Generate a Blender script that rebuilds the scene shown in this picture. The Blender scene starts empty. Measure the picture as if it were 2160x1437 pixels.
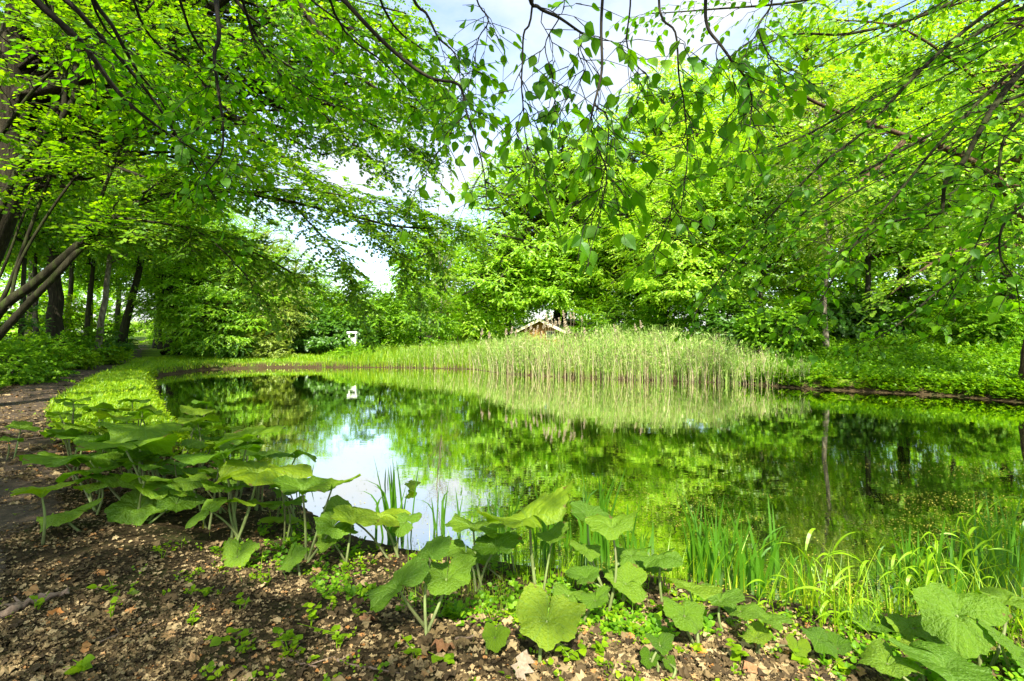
import bpy, math, random
import numpy as np
from mathutils import Vector, Matrix

SC = bpy.context.scene
COL = SC.collection
rad = math.radians

# ------------------------------------------------------------------ camera
F, CX, HY, CZ = 1080.0, 1080.0, 700.0, 1.8      # focal length in photo pixels, centre column, horizon row, eye height over the water
cam_d = bpy.data.cameras.new('camera')
cam_d.lens, cam_d.sensor_width = 18.0, 36.0
cam_d.shift_y = -0.0086
cam_d.clip_start, cam_d.clip_end = 0.05, 2000.0
cam = bpy.data.objects.new('camera', cam_d)
cam.location = (0, 0, CZ)
cam.rotation_euler = (rad(90), 0, 0)
COL.objects.link(cam)
SC.camera = cam

# ------------------------------------------------------------------ sky, sun, exposure
SUN_AZ, SUN_EL = rad(179), rad(47)              # azimuth clockwise from +Y
SC.view_settings.view_transform = 'Standard'
SC.view_settings.look = 'None'
SC.view_settings.exposure = 1.8
SC.view_settings.gamma = 1.0
world = bpy.data.worlds.new('World')
SC.world = world
world.use_nodes = True
nt = world.node_tree
bg = nt.nodes['Background']
bg.inputs['Strength'].default_value = 0.128
sky = nt.nodes.new('ShaderNodeTexSky')
sky.sky_type = 'NISHITA'
sky.sun_disc = False
sky.sun_elevation = SUN_EL
sky.sun_rotation = SUN_AZ
sky.dust_density = 1.5
tc = nt.nodes.new('ShaderNodeTexCoord')
mp = nt.nodes.new('ShaderNodeMapping')
mp.inputs['Scale'].default_value = (1.6, 1.6, 3.2)
mp.inputs['Location'].default_value = (0.35, 0.1, 0.2)
nz = nt.nodes.new('ShaderNodeTexNoise')
nz.inputs['Scale'].default_value = 1.5
nz.inputs['Detail'].default_value = 9
nz.inputs['Roughness'].default_value = 0.55
rp = nt.nodes.new('ShaderNodeValToRGB')
rp.color_ramp.elements[0].position = 0.44
rp.color_ramp.elements[1].position = 0.68
mx = nt.nodes.new('ShaderNodeMix')
mx.data_type = 'RGBA'
nt.links.new(tc.outputs['Generated'], mp.inputs['Vector'])
nt.links.new(mp.outputs['Vector'], nz.inputs['Vector'])
nt.links.new(nz.outputs['Fac'], rp.inputs['Fac'])
nt.links.new(rp.outputs['Color'], mx.inputs['Factor'])
nt.links.new(sky.outputs['Color'], mx.inputs['A'])
mx.inputs['B'].default_value = (2.75, 2.8, 2.9, 1)
nt.links.new(mx.outputs['Result'], bg.inputs['Color'])

sun_d = bpy.data.lights.new('sun', 'SUN')
sun_d.energy = 4.2
sun_d.angle = rad(0.5)
sun_d.color = (1.0, 0.95, 0.86)
sun = bpy.data.objects.new('sun', sun_d)
sdir = Vector((math.sin(SUN_AZ) * math.cos(SUN_EL), math.cos(SUN_AZ) * math.cos(SUN_EL), math.sin(SUN_EL)))
sun.rotation_euler = sdir.to_track_quat('Z', 'Y').to_euler()
sun.location = (-10, -20, 30)
COL.objects.link(sun)

SC.cycles.max_bounces = 9
SC.cycles.diffuse_bounces = 7
SC.cycles.glossy_bounces = 3
SC.cycles.transmission_bounces = 4
SC.cycles.transparent_max_bounces = 4
SC.cycles.use_denoising = True
SC.cycles.caustics_reflective = False
SC.cycles.caustics_refractive = False

# ------------------------------------------------------------------ small maths helpers
def sstep(a, b, x):
    t = np.clip((x - a) / (b - a), 0, 1)
    return t * t * (3 - 2 * t)

def unit(v):
    return v / np.maximum(np.linalg.norm(v, axis=-1, keepdims=True), 1e-9)

def P(px, py, D):
    return ((px - CX) / F * D, D, CZ - (py - HY) / F * D)

def spline(pts, n):
    """Catmull-Rom through pts (any number of columns), n samples"""
    p = np.array(pts, float)
    if len(p) == 2:
        t = np.linspace(0, 1, n)[:, None]
        return p[0] * (1 - t) + p[1] * t
    q = np.vstack([2 * p[0] - p[1], p, 2 * p[-1] - p[-2]])
    u = np.linspace(0, len(p) - 1 - 1e-6, n)
    i = u.astype(int); t = (u - i)[:, None]
    a, b, c, d = q[i], q[i + 1], q[i + 2], q[i + 3]
    return 0.5 * (2 * b + (c - a) * t + (2 * a - 5 * b + 4 * c - d) * t ** 2 + (3 * b - a - 3 * c + d) * t ** 3)

# ------------------------------------------------------------------ mesh builders
class Geo:
    def __init__(self):
        self.V, self.Q, self.T, self.n = [], [], [], 0
        self.A = []
    def add(self, V, Q=None, T=None, A=None):
        V = np.asarray(V, float).reshape(-1, 3)
        if Q is not None and len(Q): self.Q.append(np.asarray(Q, int).reshape(-1, 4) + self.n)
        if T is not None and len(T): self.T.append(np.asarray(T, int).reshape(-1, 3) + self.n)
        self.V.append(V); self.n += len(V)
        if A is not None: self.A.append(np.asarray(A, float))
    def stamp(self, tmpl, pos, M):
        """tmpl = (V, Q, T); pos (n,3); M (n,3,3) with columns side, length, normal"""
        tv, tq, tt = tmpl
        n, k = len(pos), len(tv)
        if n == 0: return
        V = np.einsum('nij,kj->nki', M, tv) + pos[:, None, :]
        off = (np.arange(n) * k)[:, None, None]
        self.add(V.reshape(-1, 3), (np.asarray(tq)[None] + off).reshape(-1, 4) if len(tq) else None,
                 (np.asarray(tt)[None] + off).reshape(-1, 3) if len(tt) else None)
    def strips(self, Pn, W, S):
        """ribbons: Pn (n,k,3), half widths W (n,k), side directions S (n,3)"""
        n, k, _ = Pn.shape
        if n == 0: return
        o = S[:, None, :] * W[:, :, None]
        V = np.stack([Pn - o, Pn + o], 2).reshape(n, 2 * k, 3)
        q = np.array([[2 * i, 2 * i + 1, 2 * i + 3, 2 * i + 2] for i in range(k - 1)])
        self.add(V.reshape(-1, 3), (q[None] + (np.arange(n) * 2 * k)[:, None, None]).reshape(-1, 4))
    def tubes(self, Pn, Rn, sides=5, cap=True):
        """many tubes at once: Pn (n,k,3), Rn (n,k)"""
        Pn = np.asarray(Pn, float); Rn = np.asarray(Rn, float)
        n, k, _ = Pn.shape
        if n == 0: return
        tg = np.empty_like(Pn)
        tg[:, 1:-1] = Pn[:, 2:] - Pn[:, :-2]; tg[:, 0] = Pn[:, 1] - Pn[:, 0]; tg[:, -1] = Pn[:, -1] - Pn[:, -2]
        tg = unit(tg)
        main = unit(Pn[:, -1] - Pn[:, 0])
        ref = np.where(np.abs(main[:, 2:3]) > 0.75, np.array([[0.0, 1.0, 0.0]]), np.array([[0.0, 0.0, 1.0]]))
        a = unit(np.cross(tg, ref[:, None, :]))
        b = np.cross(tg, a)
        th = np.arange(sides) * 2 * np.pi / sides
        V = Pn[:, :, None, :] + Rn[:, :, None, None] * (a[:, :, None, :] * np.cos(th)[:, None] + b[:, :, None, :] * np.sin(th)[:, None])
        q = []
        for i in range(k - 1):
            for j in range(sides):
                j2 = (j + 1) % sides
                q.append([i * sides + j, i * sides + j2, (i + 1) * sides + j2, (i + 1) * sides + j])
        q = np.array(q)
        self.add(V.reshape(-1, 3), (q[None] + (np.arange(n) * k * sides)[:, None, None]).reshape(-1, 4))
    def box(self, c, s, rz=0.0):
        x, y, z = np.array(s) / 2
        v = np.array([[-x, -y, -z], [x, -y, -z], [x, y, -z], [-x, y, -z], [-x, -y, z], [x, -y, z], [x, y, z], [-x, y, z]])
        cr, sr = math.cos(rz), math.sin(rz)
        v = np.stack([v[:, 0] * cr - v[:, 1] * sr, v[:, 0] * sr + v[:, 1] * cr, v[:, 2]], 1) + np.array(c)
        self.add(v, [[0, 3, 2, 1], [4, 5, 6, 7], [0, 1, 5, 4], [1, 2, 6, 5], [2, 3, 7, 6], [3, 0, 4, 7]])
    def mesh(self, name, mat, smooth=False, attr=None):
        me = bpy.data.meshes.new(name)
        V = np.vstack(self.V)
        Q = np.vstack(self.Q) if self.Q else np.zeros((0, 4), int)
        T = np.vstack(self.T) if self.T else np.zeros((0, 3), int)
        loops = np.concatenate([Q.ravel(), T.ravel()]).astype(np.int32)
        starts = np.concatenate([np.arange(len(Q)) * 4, len(Q) * 4 + np.arange(len(T)) * 3]).astype(np.int32)
        me.vertices.add(len(V)); me.vertices.foreach_set('co', V.astype(np.float32).ravel())
        me.loops.add(len(loops)); me.loops.foreach_set('vertex_index', loops)
        me.polygons.add(len(starts)); me.polygons.foreach_set('loop_start', starts)
        me.polygons.foreach_set('use_smooth', np.full(len(starts), smooth))
        if attr:
            for nm, arr in attr.items():
                at = me.attributes.new(nm, 'FLOAT', 'POINT')
                at.data.foreach_set('value', np.asarray(arr, np.float32).ravel())
        me.update(calc_edges=True)
        if mat: me.materials.append(mat)
        return me
    def obj(self, name, mat, parent=None, smooth=False, attr=None):
        o = bpy.data.objects.new(name, self.mesh(name, mat, smooth, attr))
        COL.objects.link(o)
        if parent: o.parent = parent
        return o

def tag(o, label=None, cat=None, group=None, kind=None):
    if label: o['label'] = label
    if cat: o['category'] = cat
    if group: o['group'] = group
    if kind: o['kind'] = kind
    return o

def thing(name, label, cat, loc=(0, 0, 0), group=None):
    o = bpy.data.objects.new(name, None)
    o.location = loc
    o.empty_display_size = 0.2
    COL.objects.link(o)
    return tag(o, label, cat, group)

# ------------------------------------------------------------------ materials
def new_mat(name):
    m = bpy.data.materials.new(name)
    m.use_nodes = True
    t = m.node_tree
    t.nodes.clear()
    out = t.nodes.new('ShaderNodeOutputMaterial')
    return m, t, out

def ramp(t, stops):
    r = t.nodes.new('ShaderNodeValToRGB')
    el = r.color_ramp.elements
    while len(el) < len(stops): el.new(0.5)
    for e, (p, c) in zip(el, stops):
        e.position = p; e.color = (c[0], c[1], c[2], 1)
    return r

def mixrgb(t, fac, a, b, mode='MIX'):
    m = t.nodes.new('ShaderNodeMix'); m.data_type = 'RGBA'; m.blend_type = mode
    for sock, v in (('Factor', fac), ('A', a), ('B', b)):
        if isinstance(v, bpy.types.NodeSocket): t.links.new(v, m.inputs[sock])
        elif isinstance(v, (int, float)): m.inputs[sock].default_value = v
        else: m.inputs[sock].default_value = (v[0], v[1], v[2], 1)
    return m.outputs['Result']

def math_n(t, op, a, b=None):
    m = t.nodes.new('ShaderNodeMath'); m.operation = op
    for i, v in enumerate((a, b)):
        if v is None: continue
        if isinstance(v, bpy.types.NodeSocket): t.links.new(v, m.inputs[i])
        else: m.inputs[i].default_value = v
    return m.outputs[0]

def noise(t, scale, detail=4, rough=0.55, vec=None, stretch=None):
    n = t.nodes.new('ShaderNodeTexNoise')
    n.inputs['Scale'].default_value = scale
    n.inputs['Detail'].default_value = detail
    n.inputs['Roughness'].default_value = rough
    c = t.nodes.new('ShaderNodeTexCoord')
    if stretch:
        mpn = t.nodes.new('ShaderNodeMapping')
        mpn.inputs['Scale'].default_value = stretch
        t.links.new(c.outputs['Object'], mpn.inputs['Vector'])
        t.links.new(mpn.outputs['Vector'], n.inputs['Vector'])
    else:
        t.links.new(c.outputs['Object'], n.inputs['Vector'])
    return n.outputs['Fac']

def leaf_mat(name, stops, tmix=0.5, tgain=(1.8, 1.8, 0.5), gloss=0.03, rough=0.45, veins=False, gain=(1.75, 1.5, .4)):
    """stops: colours spread over the leaves of a mesh; light also comes through the leaf"""
    m, t, out = new_mat(name)
    g = t.nodes.new('ShaderNodeObjectInfo' if veins else 'ShaderNodeNewGeometry')
    r = ramp(t, [(a, (min(c[0] * gain[0], .6), min(c[1] * gain[1], .6), c[2] * gain[2])) for a, c in stops])
    t.links.new(g.outputs['Random' if veins else 'Random Per Island'], r.inputs['Fac'])
    col = r.outputs['Color']
    if veins:
        ax = t.nodes.new('ShaderNodeAttribute'); ax.attribute_name = 'flat_u'
        ay = t.nodes.new('ShaderNodeAttribute'); ay.attribute_name = 'flat_v'
        ang = math_n(t, 'ARCTAN2', ay.outputs['Fac'], ax.outputs['Fac'])
        rr_ = math_n(t, 'SQRT', math_n(t, 'ADD', math_n(t, 'MULTIPLY', ax.outputs['Fac'], ax.outputs['Fac']), math_n(t, 'MULTIPLY', ay.outputs['Fac'], ay.outputs['Fac'])))
        wob_ = math_n(t, 'MULTIPLY', noise(t, 3.0, 3), .35)
        ang = math_n(t, 'ADD', math_n(t, 'ADD', ang, wob_), 9.0)
        v1 = math_n(t, 'GREATER_THAN', .014, math_n(t, 'MULTIPLY', math_n(t, 'PINGPONG', ang, 0.26), rr_))
        v2 = math_n(t, 'MULTIPLY', math_n(t, 'GREATER_THAN', .009, math_n(t, 'MULTIPLY', math_n(t, 'PINGPONG', ang, 0.13), rr_)), math_n(t, 'GREATER_THAN', rr_, .5))
        wid = math_n(t, 'MAXIMUM', v1, v2)
        nz2 = noise(t, 9.0, 5)
        col = mixrgb(t, math_n(t, 'MULTIPLY', wid, 0.42), col, (0.24, 0.38, 0.07))
        col = mixrgb(t, math_n(t, 'MULTIPLY', nz2, 0.6), col, (0.06, 0.17, 0.01))
        sp = ramp(t, [(0.0, (0, 0, 0)), (0.66, (0, 0, 0)), (0.72, (1, 1, 1))])
        t.links.new(noise(t, 34.0, 2), sp.inputs['Fac'])
        col = mixrgb(t, math_n(t, 'MULTIPLY', sp.outputs['Color'], 0.35), col, (0.22, 0.25, 0.06))
        rim = math_n(t, 'MULTIPLY', math_n(t, 'GREATER_THAN', rr_, .93), math_n(t, 'GREATER_THAN', noise(t, 2.6, 4), .58))
        hole = math_n(t, 'GREATER_THAN', noise(t, 17.0, 2), .73)
        col = mixrgb(t, math_n(t, 'MULTIPLY', math_n(t, 'MAXIMUM', rim, hole), .75), col, (.16, .09, .03))
    d = t.nodes.new('ShaderNodeBsdfDiffuse')
    t.links.new(col, d.inputs['Color'])
    tr = t.nodes.new('ShaderNodeBsdfTranslucent')
    t.links.new(mixrgb(t, 1.0, col, tgain, 'MULTIPLY'), tr.inputs['Color'])
    ms = t.nodes.new('ShaderNodeMixShader'); ms.inputs[0].default_value = tmix
    t.links.new(d.outputs[0], ms.inputs[1]); t.links.new(tr.outputs[0], ms.inputs[2])
    gl = t.nodes.new('ShaderNodeBsdfGlossy'); gl.inputs['Roughness'].default_value = rough
    gl.inputs['Color'].default_value = (0.9, 1.0, 0.9, 1)
    m2 = t.nodes.new('ShaderNodeMixShader'); m2.inputs[0].default_value = gloss
    t.links.new(ms.outputs[0], m2.inputs[1]); t.links.new(gl.outputs[0], m2.inputs[2])
    if veins:
        b = t.nodes.new('ShaderNodeBump'); b.inputs['Strength'].default_value = 0.8; b.inputs['Distance'].default_value = 0.03
        t.links.new(noise(t, 11.0, 5, .6), b.inputs['Height'])
        for s in (d, tr, gl): t.links.new(b.outputs[0], s.inputs['Normal'])
    t.links.new(m2.outputs[0], out.inputs[0])
    return m

def solid_mat(name, stops, nscale=6.0, detail=6, rough=0.8, bump=0.4, stretch=None, island=False, spec=0.3, dist=0.02):
    m, t, out = new_mat(name)
    p = t.nodes.new('ShaderNodeBsdfPrincipled')
    p.inputs['Roughness'].default_value = rough
    p.inputs['Specular IOR Level'].default_value = spec
    r = ramp(t, stops)
    nf = noise(t, nscale, detail, 0.6, stretch=stretch)
    if island:
        g = t.nodes.new('ShaderNodeNewGeometry')
        t.links.new(g.outputs['Random Per Island'], r.inputs['Fac'])
        t.links.new(mixrgb(t, 0.45, r.outputs['Color'], mixrgb(t, nf, (0.25, 0.25, 0.25), (1.3, 1.3, 1.3)), 'MULTIPLY'), p.inputs['Base Color'])
    else:
        t.links.new(nf, r.inputs['Fac'])
        t.links.new(r.outputs['Color'], p.inputs['Base Color'])
    if bump:
        b = t.nodes.new('ShaderNodeBump'); b.inputs['Strength'].default_value = bump; b.inputs['Distance'].default_value = dist
        t.links.new(noise(t, nscale * 2.2, 6, 0.65, stretch=stretch), b.inputs['Height'])
        t.links.new(b.outputs[0], p.inputs['Normal'])
    t.links.new(p.outputs[0], out.inputs[0])
    return m

G = lambda *c: c
M = {}
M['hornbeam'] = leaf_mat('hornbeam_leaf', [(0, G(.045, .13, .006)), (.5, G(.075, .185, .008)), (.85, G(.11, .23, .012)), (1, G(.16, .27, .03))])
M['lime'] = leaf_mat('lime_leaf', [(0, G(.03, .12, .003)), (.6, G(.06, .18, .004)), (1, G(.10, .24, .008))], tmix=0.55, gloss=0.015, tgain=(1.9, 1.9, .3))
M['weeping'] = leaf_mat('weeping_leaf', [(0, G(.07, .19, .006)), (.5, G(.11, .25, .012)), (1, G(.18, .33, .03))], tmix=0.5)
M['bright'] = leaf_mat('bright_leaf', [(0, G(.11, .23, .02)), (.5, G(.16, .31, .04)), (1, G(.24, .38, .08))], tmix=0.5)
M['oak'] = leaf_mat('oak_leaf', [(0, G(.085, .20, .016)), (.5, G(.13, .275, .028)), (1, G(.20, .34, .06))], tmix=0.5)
M['birch'] = leaf_mat('birch_leaf', [(0, G(.09, .17, .03)), (1, G(.20, .28, .08))], tmix=0.45)
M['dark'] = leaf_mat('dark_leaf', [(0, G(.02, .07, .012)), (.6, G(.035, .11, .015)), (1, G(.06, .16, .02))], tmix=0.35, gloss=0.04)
M['grey'] = leaf_mat('grey_leaf', [(0, G(.08, .14, .05)), (1, G(.16, .23, .10))], tmix=0.4)
M['herb'] = leaf_mat('herb_leaf', [(0, G(.06, .15, .008)), (.5, G(.12, .25, .012)), (1, G(.20, .34, .02))], tmix=0.45, gain=(1.45, 1.2, .4), gloss=.012)
M['nettle'] = leaf_mat('nettle_leaf', [(0, G(.035, .11, .012)), (.6, G(.07, .18, .015)), (1, G(.13, .26, .03))], tmix=0.4, gloss=.012)
M['grass'] = leaf_mat('grass_blade', [(0, G(.06, .15, .008)), (.6, G(.12, .25, .012)), (1, G(.22, .31, .03))], tmix=0.4)
M['reed'] = leaf_mat('reed_blade', [(0, G(.10, .21, .03)), (.5, G(.19, .31, .07)), (1, G(.36, .43, .19))], tmix=0.35, tgain=(1.3, 1.4, .7), gain=(1.25, 1.25, .8))
M['dryreed'] = leaf_mat('dry_reed_blade', [(0, G(.22, .17, .10)), (.6, G(.36, .29, .19)), (1, G(.48, .42, .30))], tmix=0.2, tgain=(1, 1, .9), gain=(1.25,1.25,1.1))
M['plume'] = leaf_mat('reed_plume', [(0, G(.34, .25, .17)), (1, G(.52, .41, .31))], tmix=0.3, tgain=(1, 1, .9), gain=(1.3,1.3,1.2))
M['iris'] = leaf_mat('iris_blade', [(0, G(.03, .12, .012)), (.6, G(.06, .19, .015)), (1, G(.12, .27, .02))], tmix=0.45, gloss=0.03, gain=(1.3, 1.12, .4))
M['butterbur'] = leaf_mat('butterbur_leaf', [(0, G(.055, .15, .012)), (.4, G(.085, .20, .018)), (.8, G(.12, .25, .03)), (1, G(.16, .28, .03))], tmix=0.42, tgain=(1.5, 1.7, .4), gloss=0.028, rough=0.42, veins=True, gain=(1.8, 1.35, .25))
M['petiole'] = solid_mat('butterbur_stalk', [(0.3, G(.10, .09, .04)), (.6, G(.17, .24, .06))], 4, 3, 0.6, 0.15)
M['bark'] = solid_mat('mossy_bark', [(.3, G(.014, .013, .007)), (.5, G(.030, .028, .014)), (.68, G(.040, .058, .012))], 5, 8, 0.95, 0.9, (3, 3, .7), spec=0.1)
M['darkbark'] = solid_mat('dark_bark', [(.35, G(.025, .024, .017)), (.7, G(.06, .058, .035))], 6, 6, 0.95, 0.8, (3, 3, .8), spec=0.1)
M['oakbark'] = solid_mat('ridged_bark', [(.3, G(.014, .012, .007)), (.55, G(.036, .031, .018)), (.75, G(.07, .062, .036))], 4, 9, 0.95, 1.0, (6, 6, .5), spec=0.1, dist=.04)
M['palebark'] = solid_mat('pale_bark', [(.35, G(.06, .052, .03)), (.55, G(.17, .15, .10)), (.72, G(.26, .245, .17))], 5, 7, 0.9, 0.6, (2, 2, 1), spec=0.1)
M['redbark'] = solid_mat('brown_bark', [(.35, G(.035, .022, .012)), (.55, G(.10, .064, .036)), (.72, G(.18, .125, .075))], 3.5, 9, 0.95, 1.0, (4, 4, .7), spec=0.1, dist=.05)
M['twig'] = solid_mat('twig_bark', [(.4, G(.018, .016, .011)), (.7, G(.045, .039, .026))], 9, 3, 0.85, 0.2, spec=0.15)
M['stick'] = solid_mat('stick_bark', [(.35, G(.10, .07, .045)), (.65, G(.24, .17, .12))], 14, 5, 0.9, 0.6)
M['litter'] = solid_mat('dead_leaf', [(0, G(.028, .018, .006)), (.35, G(.075, .050, .019)), (.68, G(.18, .125, .052)), (.93, G(.38, .285, .14)), (1, G(.34, .14, .03))], 20, 3, 0.8, 0, island=True, spec=0.25)

# ------------------------------------------------------------------ terrain
POND = np.array([(-1.93, 4.86), (-1.45, 4.4), (-.96, 4.14), (-.35, 3.95), (.24, 3.78), (.8, 3.72), (1.23, 3.6), (1.62, 3.36), (2.06, 3.2), (2.7, 3.1), (3.3, 3.05), (4.5, 2.9),
                 (7, 3.2), (10, 4.6), (13.5, 7.2), (15.2, 10.2), (14.6, 12.2), (13.0, 13.0), (12.4, 14.3), (10.8, 15.3), (9.3, 16.2), (7.8, 18), (5.8, 18.7), (3.95, 19.4), (2.0, 20.3),
                 (0, 21.6), (-1.85, 24.6), (-5.2, 25.6), (-9.1, 25.9), (-12.4, 25.6), (-14.6, 24.2), (-14.4, 21), (-13.1, 18.6), (-11.65, 16.6), (-10.4, 14.8), (-8.9, 12.9), (-7.35, 10.8),
                 (-5.9, 9.0), (-4.4, 7.4), (-2.9, 5.9)])
PATH = spline([(-1.5, -1.5, .9), (-3.2, 2.0, .9), (-6.0, 5.8, .85), (-8.9, 9.0, .7), (-10.9, 11.6, .6), (-13.2, 15.1, .6), (-15.6, 18.9, .65), (-19.2, 25, .7), (-26.5, 36, .8), (-45, 62, 1.0)], 90)

def pond_sd(x, y):
    x = np.asarray(x, float); y = np.asarray(y, float)
    a, b = POND, np.roll(POND, -1, 0)
    d2 = np.full(x.shape, 1e9); ins = np.zeros(x.shape, bool)
    for (ax, ay), (bx, by) in zip(a, b):
        ex, ey = bx - ax, by - ay
        t = np.clip(((x - ax) * ex + (y - ay) * ey) / (ex * ex + ey * ey), 0, 1)
        d2 = np.minimum(d2, (x - ax - t * ex) ** 2 + (y - ay - t * ey) ** 2)
        c = ((ay > y) != (by > y)) & (x < ex * (y - ay) / (ey if abs(ey) > 1e-9 else 1e-9) + ax)
        ins ^= c
    d = np.sqrt(d2)
    return np.where(ins, -d, d)

def path_off(x, y):
    """signed distance to the path's centre line (negative = away from the pond)"""
    yy = np.clip(np.asarray(y, float), PATH[0, 1], PATH[-1, 1])
    cx = np.interp(yy, PATH[:, 1], PATH[:, 0])
    return (np.asarray(x, float) - cx) * 0.8

def height(x, y):
    x = np.asarray(x, float); y = np.asarray(y, float)
    d = pond_sd(x, y)
    near = 1 - sstep(5.0, 8.0, y)
    soft = 0.02 + 0.29 * sstep(0, 1.9, d)
    steep = 0.05 + 0.27 * sstep(0, .30, d) + 0.10 * sstep(.3, 3, d)
    h = near * soft + (1 - near) * steep
    po = path_off(x, y)
    h = h + 0.45 * sstep(1.0, 3.2, -po) * sstep(7, 13, y)
    h = h + 0.95 * sstep(1.0, 7.0, d) * sstep(7.5, 12, x) * sstep(6, 12, y)
    h = h + 0.25 * sstep(3, 12, d) * sstep(20, 30, y)
    h = np.where(d < 0, 0.02 - 0.6 * sstep(0, 1.2, -d) - 0.3 * sstep(0.5, 5, -d), h)
    bump = (np.sin(2.1 * x + 1.3 * y) * np.cos(1.7 * y - .8 * x) * .018 + np.sin(5.3 * x - 2.2 * y + 1) * np.sin(4.7 * y + 1.9 * x) * .010 + np.sin(.5 * x + 2) * np.cos(.43 * y) * .03)
    return h + bump * sstep(0, .8, np.abs(d))

def hz(x, y):
    return float(height(np.array([x]), np.array([y]))[0])

def ground_hit(px, py):
    """where the sight line through this photo pixel meets the ground"""
    D = np.linspace(1.0, 60, 6000)
    x = (px - CX) / F * D; z = CZ - (py - HY) / F * D
    k = np.argmax(z <= np.maximum(height(x, D), 0.0 * D - 9))
    if z[k] > height(x, D)[k]: k = len(D) - 1
    return x[k], D[k], float(height(x[k:k + 1], D[k:k + 1])[0])

def water_hit(px, py):
    D = CZ * F / (py - HY)
    return (px - CX) / F * D, D, 0.0

def axis(fine, a, b, far_lo, far_hi):
    mid = np.arange(a, b + fine, fine)
    lo = a - np.cumsum(fine * 1.12 ** np.arange(1, 70)); lo = lo[lo > far_lo]
    hi = mid[-1] + np.cumsum(fine * 1.12 ** np.arange(1, 70)); hi = hi[hi < far_hi]
    return np.concatenate([[far_lo], lo[::-1], mid, hi, [far_hi]])

xs = axis(.10, -15, 15, -400, 400)
ys = axis(.10, 0.5, 27, -200, 600)
X, Y = np.meshgrid(xs, ys)
Z = height(X, Y)
g = Geo()
ny, nx = X.shape
idx = np.arange(nx * ny).reshape(ny, nx)
g.add(np.stack([X, Y, Z], -1), np.stack([idx[:-1, :-1], idx[:-1, 1:], idx[1:, 1:], idx[1:, :-1]], -1))
SD = pond_sd(X, Y)
PO = path_off(X, Y)
lawn = sstep(.55, 1.0, PO) * sstep(7.5, 9.5, Y) * sstep(0.12, .3, SD)
lawn = np.maximum(lawn, sstep(27, 29, Y) * sstep(.6, 1.2, np.abs(PO)) * .9)

m, t, out = new_mat('forest_soil')
p = t.nodes.new('ShaderNodeBsdfPrincipled'); p.inputs['Roughness'].default_value = 0.95; p.inputs['Specular IOR Level'].default_value = 0.1
soil = ramp(t, [(.3, (.020, .014, .006)), (.5, (.045, .031, .014)), (.62, (.080, .056, .026)), (.75, (.15, .105, .05))])
t.links.new(noise(t, 14.0, 10, 0.72), soil.inputs['Fac'])
moss = ramp(t, [(.5, (0, 0, 0)), (.66, (1, 1, 1))])
t.links.new(noise(t, 1.6, 6, 0.7), moss.inputs['Fac'])
c1 = mixrgb(t, math_n(t, 'MULTIPLY', moss.outputs['Color'], .55), soil.outputs['Color'], (.055, .075, .015))
turf = ramp(t, [(.35, (.07, .13, .008)), (.65, (.17, .27, .015))])
t.links.new(noise(t, 9.0, 8, 0.7), turf.inputs['Fac'])
ga = t.nodes.new('ShaderNodeAttribute'); ga.attribute_name = 'lawn'
t.links.new(mixrgb(t, ga.outputs['Fac'], c1, turf.outputs['Color']), p.inputs['Base Color'])
b = t.nodes.new('ShaderNodeBump'); b.inputs['Strength'].default_value = 1.0; b.inputs['Distance'].default_value = 0.03
t.links.new(noise(t, 30.0, 10, 0.75), b.inputs['Height']); t.links.new(b.outputs[0], p.inputs['Normal'])
t.links.new(p.outputs[0], out.inputs[0])
M['soil'] = m
ground = g.obj('ground', M['soil'], smooth=True, attr={'lawn': lawn.ravel()})
tag(ground, 'brown woodland soil around the pond, sloping to the water', 'ground', kind='structure')

# path: a thin sheet laid on the soil
M['path'] = solid_mat('trodden_soil', [(.35, G(.035, .024, .013)), (.55, G(.07, .048, .027)), (.72, G(.13, .09, .052))], 16, 10, 0.95, 0.9, dist=.02)
g = Geo()
k = len(PATH); u = np.linspace(-1, 1, 9)
tg = unit(np.gradient(PATH[:, :2], axis=0)); nn = np.stack([tg[:, 1], -tg[:, 0]], 1)
wob = 1 + .16 * np.sin(np.arange(k) * .9) + .12 * np.sin(np.arange(k) * 2.3)
V = PATH[:, None, :2] + nn[:, None, :] * (PATH[:, 2] * wob)[:, None, None] * u[None, :, None]
Zp = height(V[..., 0], V[..., 1]) + .012 - .03 * (np.abs(u) > .95)
ii = np.arange(k * 9).reshape(k, 9)
g.add(np.dstack([V, Zp]), np.stack([ii[:-1, :-1], ii[:-1, 1:], ii[1:, 1:], ii[1:, :-1]], -1))
tag(g.obj('path', M['path'], smooth=True), 'trodden earth path running along the wood into the light', 'path', kind='structure')

# water
m, t, out = new_mat('pond_water')
p = t.nodes.new('ShaderNodeBsdfPrincipled')
p.inputs['Base Color'].default_value = (.014, .018, .004, 1)
p.inputs['Roughness'].default_value = 0.012
p.inputs['IOR'].default_value = 2.0
p.inputs['Specular IOR Level'].default_value = 0.5
b = t.nodes.new('ShaderNodeBump'); b.inputs['Strength'].default_value = 0.05; b.inputs['Distance'].default_value = 0.03
w1 = noise(t, 6.0, 3, 0.5, stretch=(.6, 2.0, 1)); w2 = noise(t, 0.9, 1, 0.5, stretch=(1, 2.0, 1))
t.links.new(math_n(t, 'ADD', math_n(t, 'MULTIPLY', w1, .30), w2), b.inputs['Height'])
t.links.new(b.outputs[0], p.inputs['Normal'])
gl = t.nodes.new('ShaderNodeBsdfGlossy'); gl.inputs['Roughness'].default_value = 0.004; gl.inputs['Color'].default_value = (1, 1, .92, 1)
t.links.new(b.outputs[0], gl.inputs['Normal'])
fr = t.nodes.new('ShaderNodeFresnel'); fr.inputs['IOR'].default_value = 1.45
ms = t.nodes.new('ShaderNodeMixShader')
t.links.new(math_n(t, 'MINIMUM', math_n(t, 'ADD', fr.outputs[0], .42), .95), ms.inputs[0])
t.links.new(p.outputs[0], ms.inputs[1]); t.links.new(gl.outputs[0], ms.inputs[2])
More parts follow.
